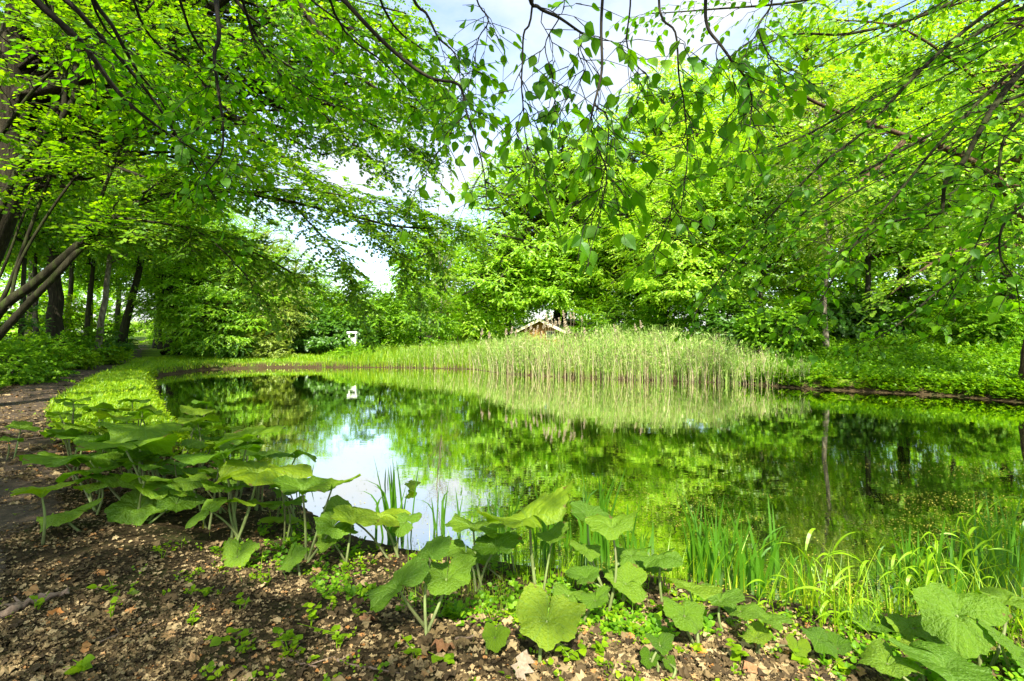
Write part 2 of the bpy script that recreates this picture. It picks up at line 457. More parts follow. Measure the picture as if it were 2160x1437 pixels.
t.links.new(ms.outputs[0], out.inputs[0])
M['water'] = m
g = Geo()
ctr = POND.mean(0)
ring = np.vstack([POND]) ; ring = ctr + (ring - ctr) * 1.0
dirn = unit(ring - ctr)
outer = ring + dirn * .35
n = len(ring)
V = np.vstack([[ctr], outer]); V = np.hstack([V, np.zeros((len(V), 1))])
g.add(V, None, [[0, 1 + i, 1 + (i + 1) % n] for i in range(n)])
tag(g.obj('water', M['water']), 'dark still pond mirroring the green trees', 'water', kind='structure')

# ------------------------------------------------------------------ leaf shapes
RHOMB = (np.array([[0, 0, 0], [.34, .42, -.05], [0, 1, -.10], [-.34, .42, -.05]]), [], [[0, 1, 2], [0, 2, 3]])
def ovate(w=.36, fold=.08, curl=.18):
    ts = [0, .14, .34, .58, .80, 1.0]
    ws = [0, .62, 1.0, .92, .52, 0]
    V = [[0, 0, 0]]
    for a, b in zip(ts[1:-1], ws[1:-1]):
        zc = -curl * a * a
        V += [[-w * b, a - .03, zc + fold * b], [0, a, zc], [w * b, a - .03, zc + fold * b]]
    V.append([0, 1.04, -curl])
    Q, T = [], []
    for i in range(3):
        o = 1 + 3 * i
        Q += [[o, o + 1, o + 4, o + 3], [o + 1, o + 2, o + 5, o + 4]]
    T += [[0, 2, 1], [0, 3, 2], [10, 11, 13], [11, 12, 13]]
    return (np.array(V), Q, T)
OVATE = ovate()
def oak_dead(rs):
    ns = 7
    V = [[0, 0, 0]]
    for i in range(1, ns):
        a = i / ns
        w = .30 * math.sin(a * math.pi * .93 + .12) * (1.25 if i % 2 else .62) * rs.uniform(.8, 1.2)
        zc = .10 * math.sin(a * 3 + rs.uniform(0, 6)); c = rs.uniform(-.05, .18)
        V += [[-w, a, zc + c], [0, a, zc], [w, a, zc + rs.uniform(-.05, .18)]]
    V.append([0, 1, rs.uniform(-.1, .1)])
    Q, T = [], []
    for i in range(ns - 2):
        o = 1 + 3 * i
        Q += [[o, o + 1, o + 4, o + 3], [o + 1, o + 2, o + 5, o + 4]]
    o = 1 + 3 * (ns - 2)
    T += [[0, 2, 1], [0, 3, 2], [o, o + 1, o + 3], [o + 1, o + 2, o + 3]]
    return (np.array(V), Q, T)

def frames(d, n, size, wide=1.0):
    d = unit(d); s = unit(np.cross(d, n)); nn = np.cross(s, d)
    Mx = np.stack([s * wide, d, nn], -1)
    return Mx * np.asarray(size)[:, None, None]

def twig_leaves(rs, O, Dv, L, m, size, droop=.15, updev=.35, ang=(35, 75), hang=0.0, lean=None):
    """m leaves set alternately along each twig, in a loosely level spray"""
    n = len(O)
    if n == 0: return np.zeros((0, 3)), np.zeros((0, 3)), np.zeros((0, 3)), np.zeros(0)
    t = (np.arange(m)[None] + rs.uniform(.1, .9, (n, m))) / m
    N = np.array([0, 0, 1.0]) + rs.normal(0, updev, (n, 3))
    N = unit(N - Dv * np.sum(N * Dv, -1, keepdims=True))
    S = np.cross(Dv, N)
    pos = O[:, None] + Dv[:, None] * (L[:, None] * t)[..., None]
    pos[..., 2] -= droop * L[:, None] * t ** 2
    a = np.radians(rs.uniform(ang[0], ang[1], (n, m))) * (1 - .5 * t)
    sg = np.where((np.arange(m) % 2) == 0, 1.0, -1.0)[None] * np.ones((n, 1))
    d = Dv[:, None] * np.cos(a)[..., None] + S[:, None] * (np.sin(a) * sg)[..., None]
    d[..., 2] -= droop * t + hang * rs.uniform(.3, 1.2, (n, m))
    nn = N[:, None] + rs.normal(0, .33, (n, m, 3))
    if lean is not None: nn = nn * .6 + lean[:, None]
    sz = size * rs.uniform(.65, 1.25, (n, m))
    return pos.reshape(-1, 3), unit(d.reshape(-1, 3)), unit(nn.reshape(-1, 3)), sz.ravel()

def clump_twigs(rs, C, R, n_tw, flat=.45, out=None):
    """twigs radiating inside flattened clumps: C (m,3), R (m,)"""
    m = len(C)
    d = rs.normal(0, 1, (m, n_tw, 3)); d[..., 2] = d[..., 2] * flat
    if out is not None: d += out[:, None] * .7
    d = unit(d)
    r0 = rs.uniform(0, .75, (m, n_tw)) * R[:, None]
    O = C[:, None] + d * r0[..., None] * np.array([1, 1, flat + .15])
    L = R[:, None] * rs.uniform(.35, .7, (m, n_tw))
    dd = d + rs.normal(0, .35, d.shape) * np.array([1, 1, .4])
    return O.reshape(-1, 3), unit(dd.reshape(-1, 3)), L.ravel()

def ellipsoid_pts(rs, n, c, r, lo=.45, bottom=-1.0):
    out = []
    while len(out) < n:
        d = rs.normal(0, 1, 3); d /= np.linalg.norm(d)
        if d[2] < bottom: continue
        u = rs.uniform(lo ** 3, 1) ** (1 / 3)
        out.append(np.array(c) + d * u * np.array(r))
    return np.array(out)

# ------------------------------------------------------------------ trees
def limb_from_trunk(rs, tp, C, start_rel=(.35, .95)):
    """curved limb polylines from the trunk polyline tp to clump centres C"""
    n = len(C)
    zt = tp[:, 2]
    zs = np.clip(C[:, 2] - rs.uniform(.5, 1.0, n) * np.linalg.norm(C[:, :2] - tp[-1, :2], axis=1) * .55, zt[0] + (zt[-1] - zt[0]) * start_rel[0], zt[0] + (zt[-1] - zt[0]) * start_rel[1])
    S = np.stack([np.interp(zs, zt, tp[:, 0]), np.interp(zs, zt, tp[:, 1]), zs], 1)
    t = np.linspace(0, 1, 7)[None, :, None]
    L = S[:, None] * (1 - t) + C[:, None] * t
    L[..., 2] += (np.linalg.norm(C - S, axis=1) * .12)[:, None] * np.sin(np.pi * t[..., 0])
    L[:, 1:-1] += rs.normal(0, .05, (n, 5, 3)) * np.linalg.norm(C - S, axis=1)[:, None, None] * .8
    return L

def make_tree(name, label, cat, base, trunk, r0, crowns, leaf, leafmat, barkmat, seed, group=None, twigs=16, m=12, clump=.95, limb_r=.05, droop=.2, tmpl=RHOMB, updev=.35, flat=.45, limbs=True, r1=.35, wide=1.0, sides=10, extra=None, dens=1.7):
    """trunk: list of points relative to base; crowns: (cx,cy,cz, rx,ry,rz, clumps[, lowest direction])"""
    rs = np.random.RandomState(seed)
    root = thing(name, label, cat, base, group)
    tg = Geo()
    tp = spline(trunk, 16)
    tp[1:-1] += rs.normal(0, r0 * .12, (14, 3)) * np.array([1, 1, 0])
    f = np.linspace(0, 1, 16)
    rr = r0 * (1 - (1 - r1) * f) * (1 + .45 * np.exp(-f * 16))
    tg.tubes(tp[None], rr[None], sides)
    cg = Geo()
    for c in crowns:
        C = ellipsoid_pts(rs, int(c[6] * dens), c[:3], c[3:6], .28, c[7] if len(c) > 7 else -1.0)
        Rr = clump * rs.uniform(.6, 1.35, len(C))
        o = unit(C - np.array(c[:3])) * np.array([1, 1, .5])
        O, Dv, L = clump_twigs(rs, C, Rr, twigs, flat, o)
        pos, d, nn, sz = twig_leaves(rs, O, Dv, L, m, leaf, droop, updev, lean=np.repeat(unit(C - np.array(c[:3])) * .75, twigs, 0) if updev > .1 else None)
        cg.stamp(tmpl, pos, frames(d, nn, sz, wide))
        if limbs:
            sel = C[rs.permutation(len(C))[:max(6, int(len(C) * .6))]]
            Lm = limb_from_trunk(rs, tp, sel)
            ln = np.linalg.norm(Lm[:, -1] - Lm[:, 0], axis=1)
            r = np.clip(limb_r * (ln / 3.0), .012, limb_r * 2)[:, None] * np.linspace(1, .3, 7)[None]
            tg.tubes(Lm, r, 5)
    if extra is not None: extra(rs, tg, cg)
    tg.obj('trunk', barkmat, root, smooth=True)
    if cg.n: cg.obj('crown', leafmat, root)
    return root

def leafy_limb(rs, tg, cg, pts, r0, r1, n_side=14, side_len=1.2, t0=.15, leaf=.07, n_tw=8, m=8, tmpl=RHOMB, droop=.25, up=.15, hang=.1, spread=(35, 75), sides=7, tw_len=(.25, .5), tip=True, wide=1.0, updev=.3, thin=.35):
    """a limb through pts with alternating side branches that carry twigs and leaves"""
    n = max(10, 4 * len(pts))
    Lp = spline(pts, n)
    f = np.linspace(0, 1, n)
    tg.tubes(Lp[None], (r0 + (r1 - r0) * f)[None], sides)
    tang = unit(np.gradient(Lp, axis=0))
    if n_side <= 0: return
    ts = np.clip(np.linspace(t0, 1.0, n_side) + rs.uniform(-.5, .5, n_side) / n_side * .9, t0, 1)
    o = np.stack([np.interp(ts, f, Lp[:, i]) for i in range(3)], 1)
    tv = unit(np.stack([np.interp(ts, f, tang[:, i]) for i in range(3)], 1))
    hv = np.cross(tv, np.array([0, 0, 1.0])); hn = np.linalg.norm(hv, axis=1, keepdims=True)
    hv = np.where(hn < .25, unit(rs.normal(0, 1, hv.shape) * np.array([1, 1, .2])), hv / np.maximum(hn, 1e-6))
    a = np.radians(rs.uniform(spread[0], spread[1], n_side))
    sg = np.where(np.arange(n_side) % 2 == 0, 1.0, -1.0)
    d = tv * np.cos(a)[:, None] + hv * (np.sin(a) * sg)[:, None] + np.array([0, 0, 1.0]) * (up + rs.normal(0, .22, n_side))[:, None]
    d = unit(d)
    ln = side_len * rs.uniform(.55, 1.2, n_side) * (1 - .45 * ts)
    if tip: d[-1] = tv[-1]; o[-1] = Lp[-1]
    k = 6
    t = np.linspace(0, 1, k)
    SP = o[:, None] + d[:, None] * (ln[:, None] * t)[..., None]
    SP[..., 2] -= (droop * ln)[:, None] * t ** 2
    SP[:, 1:] += rs.normal(0, .03, (n_side, k - 1, 3)) * ln[:, None, None]
    rloc = np.interp(ts, [0, 1], [r0, r1])
    tg.tubes(SP, np.minimum(np.maximum(rloc * thin, .0035), .02)[:, None] * np.linspace(1, .3, k)[None], 4)
    # twigs
    tt = (np.arange(n_tw) + .6) / n_tw
    tw_o = np.stack([[np.interp(tt, t, SP[i, :, j]) for j in range(3)] for i in range(n_side)]).transpose(0, 2, 1)
    sd = unit(SP[:, -1] - SP[:, 0])
    hv2 = unit(np.cross(sd, np.array([0, 0, 1.0])) + 1e-6)
    sg2 = np.where(np.arange(n_tw) % 2 == 0, 1.0, -1.0)
    a2 = np.radians(rs.uniform(25, 65, (n_side, n_tw)))
    td = sd[:, None] * np.cos(a2)[..., None] + hv2[:, None] * (np.sin(a2) * sg2)[..., None] + rs.normal(0, .15, (n_side, n_tw, 3))
    td = unit(td)
    tl = rs.uniform(tw_len[0], tw_len[1], (n_side, n_tw)) * (1 - .4 * tt)[None]
    O, Dv, L = tw_o.reshape(-1, 3), td.reshape(-1, 3), tl.ravel()
    e = np.stack([O, O + Dv * (L * .5)[:, None], O + Dv * L[:, None]], 1); e[:, 2, 2] -= .12 * L
    tg.tubes(e, np.array([[.0035, .0025, .0015]]) * np.ones((len(O), 1)), 3)
    pos, dd, nn, sz = twig_leaves(rs, O, Dv, L, m, leaf, .15, updev, hang=hang)
    cg.stamp(tmpl, pos, frames(dd, nn, sz, wide))

def at_ground(px, D):
    x = (px - CX) / F * D
    return (x, D, hz(x, D) - .03)

def rel(base, *pp):
    b = np.array(base)
    return [np.array(P(*q)) - b for q in pp]


# ------------------------------------------------------------------ the wood across the pond
b = at_ground(1180, 37)
make_tree('oak_tree', 'tall bright green oak with a dark trunk rising straight behind the wooden hut', 'tree', b,
          [(0, 0, 0), (.15, 0, 4), (-.1, .2, 8), (.1, 0, 14)], .55,
          [(-2.2, -1, 8.2, 5.2, 4.5, 5.6, 110), (3.0, -.5, 8.0, 5.0, 4.5, 5.4, 100), (.4, 0, 12.2, 5.0, 4.5, 4.0, 80), (-4.2, -2.5, 4.6, 3.4, 2.4, 2.6, 45), (4.8, -2.5, 4.2, 3.6, 2.4, 2.6, 45), (-.6, -3.2, 5.0, 3.2, 1.8, 2.4, 45)],
          .115, M['oak'], M['darkbark'], 11, twigs=18, m=11, clump=.95, limb_r=.07, wide=1.25, dens=3.4)
b = at_ground(1395, 33)
make_tree('maple_tree', 'tallest pale green tree between the hut oak and the hanging branches', 'tree', b,
          [(0, 0, 0), (.2, 0, 5), (0, .2, 11), (.2, 0, 15)], .4,
          [(0, 0, 11.0, 5.4, 4.5, 5.6, 140), (-.5, -1.5, 6.8, 5.6, 4.2, 4.0, 90), (1.0, 0, 15.0, 3.2, 3, 3.0, 45)],
          .11, M['bright'], M['darkbark'], 12, twigs=18, m=11, clump=.95, limb_r=.06, wide=1.25, dens=3.4)
b = at_ground(1495, 26)
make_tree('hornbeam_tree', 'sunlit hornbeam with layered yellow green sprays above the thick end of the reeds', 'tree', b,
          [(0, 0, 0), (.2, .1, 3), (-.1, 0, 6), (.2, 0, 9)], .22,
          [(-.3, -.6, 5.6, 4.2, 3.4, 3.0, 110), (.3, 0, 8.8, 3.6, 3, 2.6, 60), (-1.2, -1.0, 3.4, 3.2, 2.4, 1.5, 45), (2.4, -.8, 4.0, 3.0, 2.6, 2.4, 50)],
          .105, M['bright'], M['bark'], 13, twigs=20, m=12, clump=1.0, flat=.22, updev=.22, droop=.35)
b = at_ground(1695, 31)
make_tree('lime_tree', 'tall lime tree standing behind the pale birch across the pond', 'tree', b,
          [(0, 0, 0), (.2, .1, 5), (-.1, 0, 11), (.2, 0, 18)], .38,
          [(0, 0, 12.2, 5.4, 4.5, 7.4, 150), (0, 0, 6.0, 5.2, 4, 3.4, 70)], .115, M['oak'], M['darkbark'], 14, twigs=17, m=11, clump=1.15, limb_r=.06, wide=1.2, dens=2.4)
b = at_ground(1905, 27)
make_tree('ash_tree', 'broad leafy tree with a bare dark trunk above the brown leaf bank', 'tree', b,
          [(0, 0, 0), (.1, .1, 5), (-.3, 0, 10), (.2, 0, 16)], .3,
          [(0, 0, 11.2, 5.0, 4.5, 6.4, 120), (-.4, .5, 5.8, 4.4, 3.4, 2.8, 60)], .11, M['oak'], M['darkbark'], 15, twigs=17, m=11, clump=1.15, limb_r=.06, wide=1.2, dens=2.4)
b = at_ground(2125, 23)
make_tree('elm_tree', 'dense tree in the wood behind the brown trunk at the water edge', 'tree', b,
          [(0, 0, 0), (.1, .1, 5), (.2, 0, 9), (.2, 0, 14)], .25,
          [(0, 0, 10, 4.6, 4.0, 6.2, 110), (0, .4, 5.4, 4.0, 3, 2.4, 50)], .105, M['hornbeam'], M['darkbark'], 16, twigs=17, m=11, clump=1.1, wide=1.2, dens=2.4)
b = at_ground(1742, 20)
make_tree('birch_tree', 'slender birch with pale lichened bark leaning over the bank, its trunk mirrored in the water', 'tree', b,
          [(0, 0, 0), (-.05, 0, 2), (.12, 0, 4), (-.25, .1, 7.5), (-.1, 0, 11)], .10,
          [(-.3, .2, 8.5, 2.4, 2.0, 3.2, 45), (.2, -.2, 4.8, 1.6, 1.5, 1.6, 22)], .075, M['grey'], M['palebark'], 17, twigs=14, m=10, clump=.7, limb_r=.025, droop=.6)
for i, (px, D, h, r, lab) in enumerate([
        (1604, 23, 10, .11, 'thin dark trunk with a light crown growing next to the sunlit hornbeam'),
        (1830, 21.5, 11, .12, 'thin upright tree between the pale birch and the brown leaf bank'),
        (2010, 20, 9, .09, 'young thin tree rising out of the brown leaf bank'),
        (2060, 31, 15, .24, 'tall back tree filling the sky gap over the brown leaf bank')]):
    b = at_ground(px, D)
    make_tree('woodland_tree', lab, 'tree', b, [(0, 0, 0), (.1, .1, h * .3), (-.1, 0, h * .6), (.15, 0, h * .9)], r,
              [(0, 0, h * .68, h * .26, h * .24, h * .34, 60), (.3, -.3, h * .36, h * .2, h * .2, h * .12, 16)], .12, M[['hornbeam', 'oak', 'nettle', 'oak'][i]], M['darkbark'], 30 + i,
              group='trees of the wood across the pond', twigs=14, m=10, clump=.9)
for i, (px, D, h, lab) in enumerate([
        (1560, 40, 21, 'tall pale tree glimpsed behind the hornbeam and the lime'),
        (1800, 42, 22, 'high tree at the back of the wood, above the birch'),
        (2230, 28, 19, 'large tree at the back of the wood beyond the brown trunk'),
        (1070, 46, 11.5, 'rounded light green tree behind the left slope of the hut roof'),
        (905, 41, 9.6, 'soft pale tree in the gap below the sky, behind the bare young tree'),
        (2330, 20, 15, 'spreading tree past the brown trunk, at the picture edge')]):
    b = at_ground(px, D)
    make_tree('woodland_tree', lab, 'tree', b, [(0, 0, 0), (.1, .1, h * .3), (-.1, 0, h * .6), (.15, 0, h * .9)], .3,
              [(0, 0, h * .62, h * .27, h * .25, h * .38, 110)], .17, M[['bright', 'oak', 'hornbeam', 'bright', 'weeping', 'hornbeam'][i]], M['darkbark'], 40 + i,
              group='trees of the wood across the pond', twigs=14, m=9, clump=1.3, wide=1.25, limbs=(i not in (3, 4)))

# the bare young tree against the sky
b = at_ground(925, 33)
def bare(rs, tg, cg):
    for k in range(26):
        z0 = rs.uniform(2.0, 9.5); a = rs.uniform(0, 6.28); L = rs.uniform(1.2, 2.6)
        p0 = np.array([0.25 * math.sin(z0 * .4), 0, z0]); d = np.array([math.cos(a) * .55, math.sin(a) * .55, .85])
        leafy_limb(rs, tg, cg, [p0, p0 + d * L * .5 + rs.normal(0, .1, 3), p0 + d * L + rs.normal(0, .15, 3)], .025, .008, 7, .8, leaf=.07, n_tw=3, m=3, droop=0, up=.3, tw_len=(.15, .3))
make_tree('sapling_tree', 'thin half bare young tree standing alone against the sky gap', 'tree', b,
          [(0, 0, 0), (.2, 0, 4), (-.1, 0, 8), (.3, 0, 11.5)], .055, [], .07, M['birch'], M['palebark'], 50, extra=bare)

# shrubs along the far bank
shr = [
    (655, 31, 2.9, 2.6, 'dark', 'dark glossy laurel bush at the end of the mown bank'),
    (720, 30, 2.3, 2.0, 'dark', 'low dark bush just left of the white box'),
    (800, 31, 4.4, 2.6, 'nettle', 'bushy green shrub between the white box and the bare young tree'),
    (885, 31, 4.6, 2.4, 'hornbeam', 'rounded mid green shrub at the foot of the bare young tree'),
    (965, 38, 6.0, 3.0, 'grey', 'tall greyish green shrub beside the bare young tree'),
    (1030, 36, 4.2, 2.4, 'bright', 'light green shrub left of the wooden hut'),
    (1300, 31, 3.3, 2.6, 'hornbeam', 'dark green shrub just past the long roof side of the hut'),
    (1420, 28, 3.0, 2.4, 'nettle', 'shrub behind the middle of the reed bed'),
    (1560, 22.5, 2.3, 1.6, 'dark', 'dark bramble bush behind the thin end of the reeds'),
    (1650, 21, 2.2, 1.6, 'nettle', 'leafy bush at the foot of the thin dark trunk'),
    (1790, 22, 1.9, 1.5, 'dark', 'low dark bush behind the pale birch'),
    (1895, 23, 1.4, 1.5, 'nettle', 'low spreading bush beneath the brown leaf bank'),
    (2075, 18.5, 1.6, 1.3, 'nettle', 'bush of small pale leaves behind the brown trunk'),
    (745, 39, 5.6, 3.0, 'nettle', 'tall bush standing over the white box'),
    (742, 27.6, .42, .8, 'nettle', 'low leafy bush hiding the foot of the white box'),
    (1690, 27, 3.0, 2.4, 'hornbeam', 'bush behind the pale birch deep in the wood'),
    (1960, 27, 3.2, 2.6, 'nettle', 'wide bush behind the brown leaf bank'),
    (1830, 30, 3.6, 2.6, 'hornbeam', 'tall bush in the gap between the birch and the leaf bank'),
    (2110, 24, 3.0, 2.2, 'hornbeam', 'tall bush in the wood close to the brown trunk'),
    (600, 36, 5.0, 3.2, 'hornbeam', 'broad bush behind the laurel at the bend of the pond'),
]
for i, (px, D, h, r, mt, lab) in enumerate(shr):
    b = at_ground(px, D)
    make_tree('shrub', lab, 'shrub', b, [(0, 0, 0), (.05, .05, h * .3), (-.05, 0, h * .6)], .05,
              [(0, 0, h * .5, r, r * .8, h * .52, int(26 + 16 * r))], .10 if mt != 'dark' else .12, M[mt], M['darkbark'], 60 + i, group='shrubs along the far bank',
              twigs=16, m=10, clump=.62, limb_r=.02, wide=1.25)

# the brown trunk at the right water edge
b = (13.74, 13.3, .12)
def edge_limbs(rs, tg, cg):
    B = np.array(b)
    leafy_limb(rs, tg, cg, rel(b, (2150, 470, 13.2), (2110, 385, 12.2), (2010, 320, 11.5), (1905, 285, 11), (1740, 225, 10.3), (1640, 170, 9.8)), .10, .02, 24, 2.0, .2, .085, 10, 9, wide=1.2)
    leafy_limb(rs, tg, cg, rel(b, (1905, 300, 11), (1860, 345, 10.6), (1800, 395, 10.3), (1740, 440, 10)), .06, .012, 12, 1.2, .2, .08, 8, 8, wide=1.2)
    leafy_limb(rs, tg, cg, rel(b, (2160, 250, 13.2), (2040, 150, 12.4), (1900, 60, 11.6), (1740, 40, 11)), .05, .012, 20, 2.0, .15, .085, 10, 9, wide=1.2)
    leafy_limb(rs, tg, cg, rel(b, (2150, 520, 13), (2060, 520, 11.8), (1960, 560, 11), (1880, 620, 10.6)), .07, .01, 16, 1.3, .15, .085, 8, 8, wide=1.2)
make_tree('alder_tree', 'thick brown trunk with peeling bark at the right water edge, undercut by the pond', 'tree', b,
          [(0, 0, -.3), (-.12, 0, .8), (.02, 0, 1.9), (.1, 0, 4.5), (.2, 0, 9), (.1, 0, 12)], .36,
          [(.2, .3, 9.4, 3.6, 3.2, 4.2, 70), (-1.2, -.6, 5.4, 2.6, 2.4, 1.8, 34)], .095, M['oak'], M['redbark'], 80, twigs=15, m=10, clump=.9, extra=edge_limbs, wide=1.2)

# ------------------------------------------------------------------ the wood on the left bank
b = at_ground(115, 20)
make_tree('oak_tree', 'thick ridged trunk standing upright beside the path', 'tree', b, [(0, 0, 0), (.02, 0, 2), (-.1, 0, 6), (.1, 0, 12)], .32,
          [(-1.6, 0, 10, 3.3, 3.2, 4.2, 70)], .13, M['hornbeam'], M['oakbark'], 90, group='trees beside the path', twigs=14, m=10, clump=1.0, wide=1.2)
for i, (px, D, top, r, bk, lab, hgt) in enumerate([
        (178, 23, (.55, 0), .13, 'bark', 'mossy trunk leaning slightly, first after the ridged oak', 9),
        (203, 21.5, (.8, 0), .15, 'palebark', 'sunlit forked trunk with flaking pale bark beside the path', 9),
        (252, 25, (1.5, 0), .22, 'bark', 'dark trunk leaning over the path toward the light', 10),
        (40, 17, (.3, 0), .10, 'darkbark', 'slim dark trunk among the weeds left of the ridged oak', 8),
        (75, 22, (-.2, .2), .12, 'darkbark', 'dark thin trunk behind the ridged oak', 9),
        (338, 33, (-.2, 0), .13, 'darkbark', 'thin dark trunk at the pond side of the bright path end', 8),
        (-60, 14, (.2, .5), .14, 'bark', 'mossy trunk at the picture edge behind the leaning stems', 9),
        (140, 30, (.3, .5), .16, 'darkbark', 'distant trunk between the ridged oak and the leaning trunk', 12)]):
    b = at_ground(px, D)
    make_tree('woodland_tree', lab, 'tree', b, [(0, 0, 0), (top[0] * .25, top[1] * .25, hgt * .2), (top[0] * .7, top[1] * .7, hgt * .5), (top[0], top[1], hgt * .9)], r,
              [(top[0] * .8, 0, hgt * .78, hgt * .30, hgt * .30, hgt * .30, 70)], .105, M['hornbeam'], M[bk], 100 + i, group='trees beside the path', twigs=14, m=10, clump=.95, wide=1.2)
b = at_ground(362, 29)
make_tree('hornbeam_tree', 'old trunk with a flared foot at the corner of the mown bank', 'tree', b, [(0, 0, 0), (.05, 0, 1), (.1, 0, 3), (.1, 0, 7)], .42,
          [(.6, -.5, 7.0, 4.0, 3.4, 3.0, 120), (2.0, -2.5, 3.3, 2.0, 1.8, 1.6, 46)], .09, M['weeping'], M['oakbark'], 120, twigs=18, m=12, clump=.9, flat=.22, updev=.25, droop=.35)
for i, (px, D, h, r, mt, lab) in enumerate([
        (482, 28, 7.2, 3.2, 'weeping', 'weeping hornbeam drooping to the mown bank next to the flared trunk'),
        (555, 30, 7.4, 3.0, 'grey', 'weeping tree with grey green layered sprays above the dark bank edge'),
        (622, 33, 6.8, 2.8, 'weeping', 'small tree with dense sprays next to the laurel bush'),
        (445, 36, 10, 3.4, 'weeping', 'green tree rising behind the weeping hornbeam'),
        (535, 42, 11.6, 4.2, 'oak', 'paler tree far behind the two weeping trees')]):
    b = at_ground(px, D)
    make_tree('hornbeam_tree', lab, 'tree', b, [(0, 0, 0), (.1, .1, h * .3), (-.1, 0, h * .6), (.1, 0, h * .85)], .16,
              [(0, 0, h * .56, r, r * .85, h * .44, 110), (.1, -r * .4, h * .28, r * .85, r * .7, h * .24, 50)], .09, M[mt], M['bark'], 130 + i,
              group='weeping trees behind the mown bank', twigs=17, m=11, clump=.85, flat=.22, updev=.25, droop=.4, wide=1.1)
# trees closing the tunnel over the path
for i, (px, D, h, lab) in enumerate([(185, 34, 13, 'tall tree closing the tunnel of leaves left of the path end'), (245, 40, 15, 'tree arching over the far end of the path'),
                                     (395, 48, 15, 'tall tree right behind the far end of the path'), (60, 29, 14, 'tall tree deep in the wood behind the ridged oak'), (-40, 22, 14, 'leafy tree deep in the wood, at the picture edge'),
                                     (330, 36, 13, 'tree with a high crown straight over the bright path end')]):
    b = at_ground(px, D)
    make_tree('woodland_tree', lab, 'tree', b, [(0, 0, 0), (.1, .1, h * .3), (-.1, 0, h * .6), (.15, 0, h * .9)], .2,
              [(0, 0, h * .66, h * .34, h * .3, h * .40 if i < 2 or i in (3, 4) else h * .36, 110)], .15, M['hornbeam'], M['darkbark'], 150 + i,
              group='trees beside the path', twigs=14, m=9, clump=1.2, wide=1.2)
b = (-58, 82, hz(-58, 82))
make_tree('field_bush', 'bright far bush in the open light past the end of the path', 'bush', b, [(0, 0, 0), (0, 0, .8), (0, 0, 1.6)], .12,
          [(0, 0, 1.2, 6.5, 5, 1.4, 70)], .16, M['bright'], M['darkbark'], 160, twigs=14, m=9, clump=1.3, wide=1.2)
for i, (x, y, h, lab) in enumerate([(-15.5, 10.5, 12, 'leafy tree in the wood just past the left picture edge'), (-19, 14.5, 14, 'tall tree in the wood further left behind the old trunk'), (-13.5, 5.0, 12, 'tree in the wood on the left, level with the leaning stems')]):
    make_tree('woodland_tree', lab, 'tree', (x, y, hz(x, y)), [(0, 0, 0), (.1, .1, h * .3), (-.1, 0, h * .6), (.15, 0, h * .9)], .18,
              [(0, 0, h * .62, h * .28, h * .28, h * .34, 70)], .13, M['hornbeam'], M['darkbark'], 165 + i, group='trees beside the path', twigs=14, m=9, clump=1.1, wide=1.2)
# weeds and shrubs at the foot of the left wood
for i, (px, D, h, r, mt, lab) in enumerate([
        (20, 13.5, 1.0, 1.2, 'nettle', 'leafy weeds over the reddish litter at the left edge'), (70, 15.5, 1.15, 1.1, 'nettle', 'shrubby weeds just before the ridged oak'),
        (140, 19.0, .8, .8, 'herb', 'bright weeds at the foot of the ridged oak'), (165, 21, 1.6, 1.1, 'nettle', 'green bush between the ridged oak and the mossy trunk'),
        (225, 24, 1.6, 1.0, 'dark', 'dark bush in front of the leaning dark trunk'), (232, 21.8, .7, .6, 'herb', 'small bright weed clump at the path edge'),
        (248, 30, 2.0, .8, 'nettle', 'bush on the left of the bright path end'), (-20, 16.5, 2.2, 1.6, 'dark', 'dark undergrowth bush behind the leaning stems'),
        (362, 36, 2.2, 1.0, 'nettle', 'bush on the pond side of the bright path end'), (425, 27, 1.6, 1.3, 'nettle', 'low bush under the weeping hornbeam'),
        (505, 26.8, 1.4, 1.1, 'dark', 'dark low bush under the weeping trees'), (560, 27, 1.5, 1.2, 'grey', 'pale flecked bush spilling onto the mown bank'),
        (95, 26, 2.5, 1.6, 'herb', 'sunlit undergrowth bush deep between the trunks'), (170, 28, 2.8, 1.6, 'herb', 'sunlit bush behind the mossy and the forked trunk')]):
    b = at_ground(px, D)
    make_tree('shrub', lab, 'shrub', b, [(0, 0, 0), (.03, .03, h * .3), (-.03, 0, h * .6)], .025,
              [(0, 0, h * .48, r, r * .8, h * .55, int(18 + 14 * r))], .075, M[mt], M['darkbark'], 170 + i, group='shrubs at the foot of the left wood',
              twigs=13, m=9, clump=.42, limb_r=.012, wide=1.3)

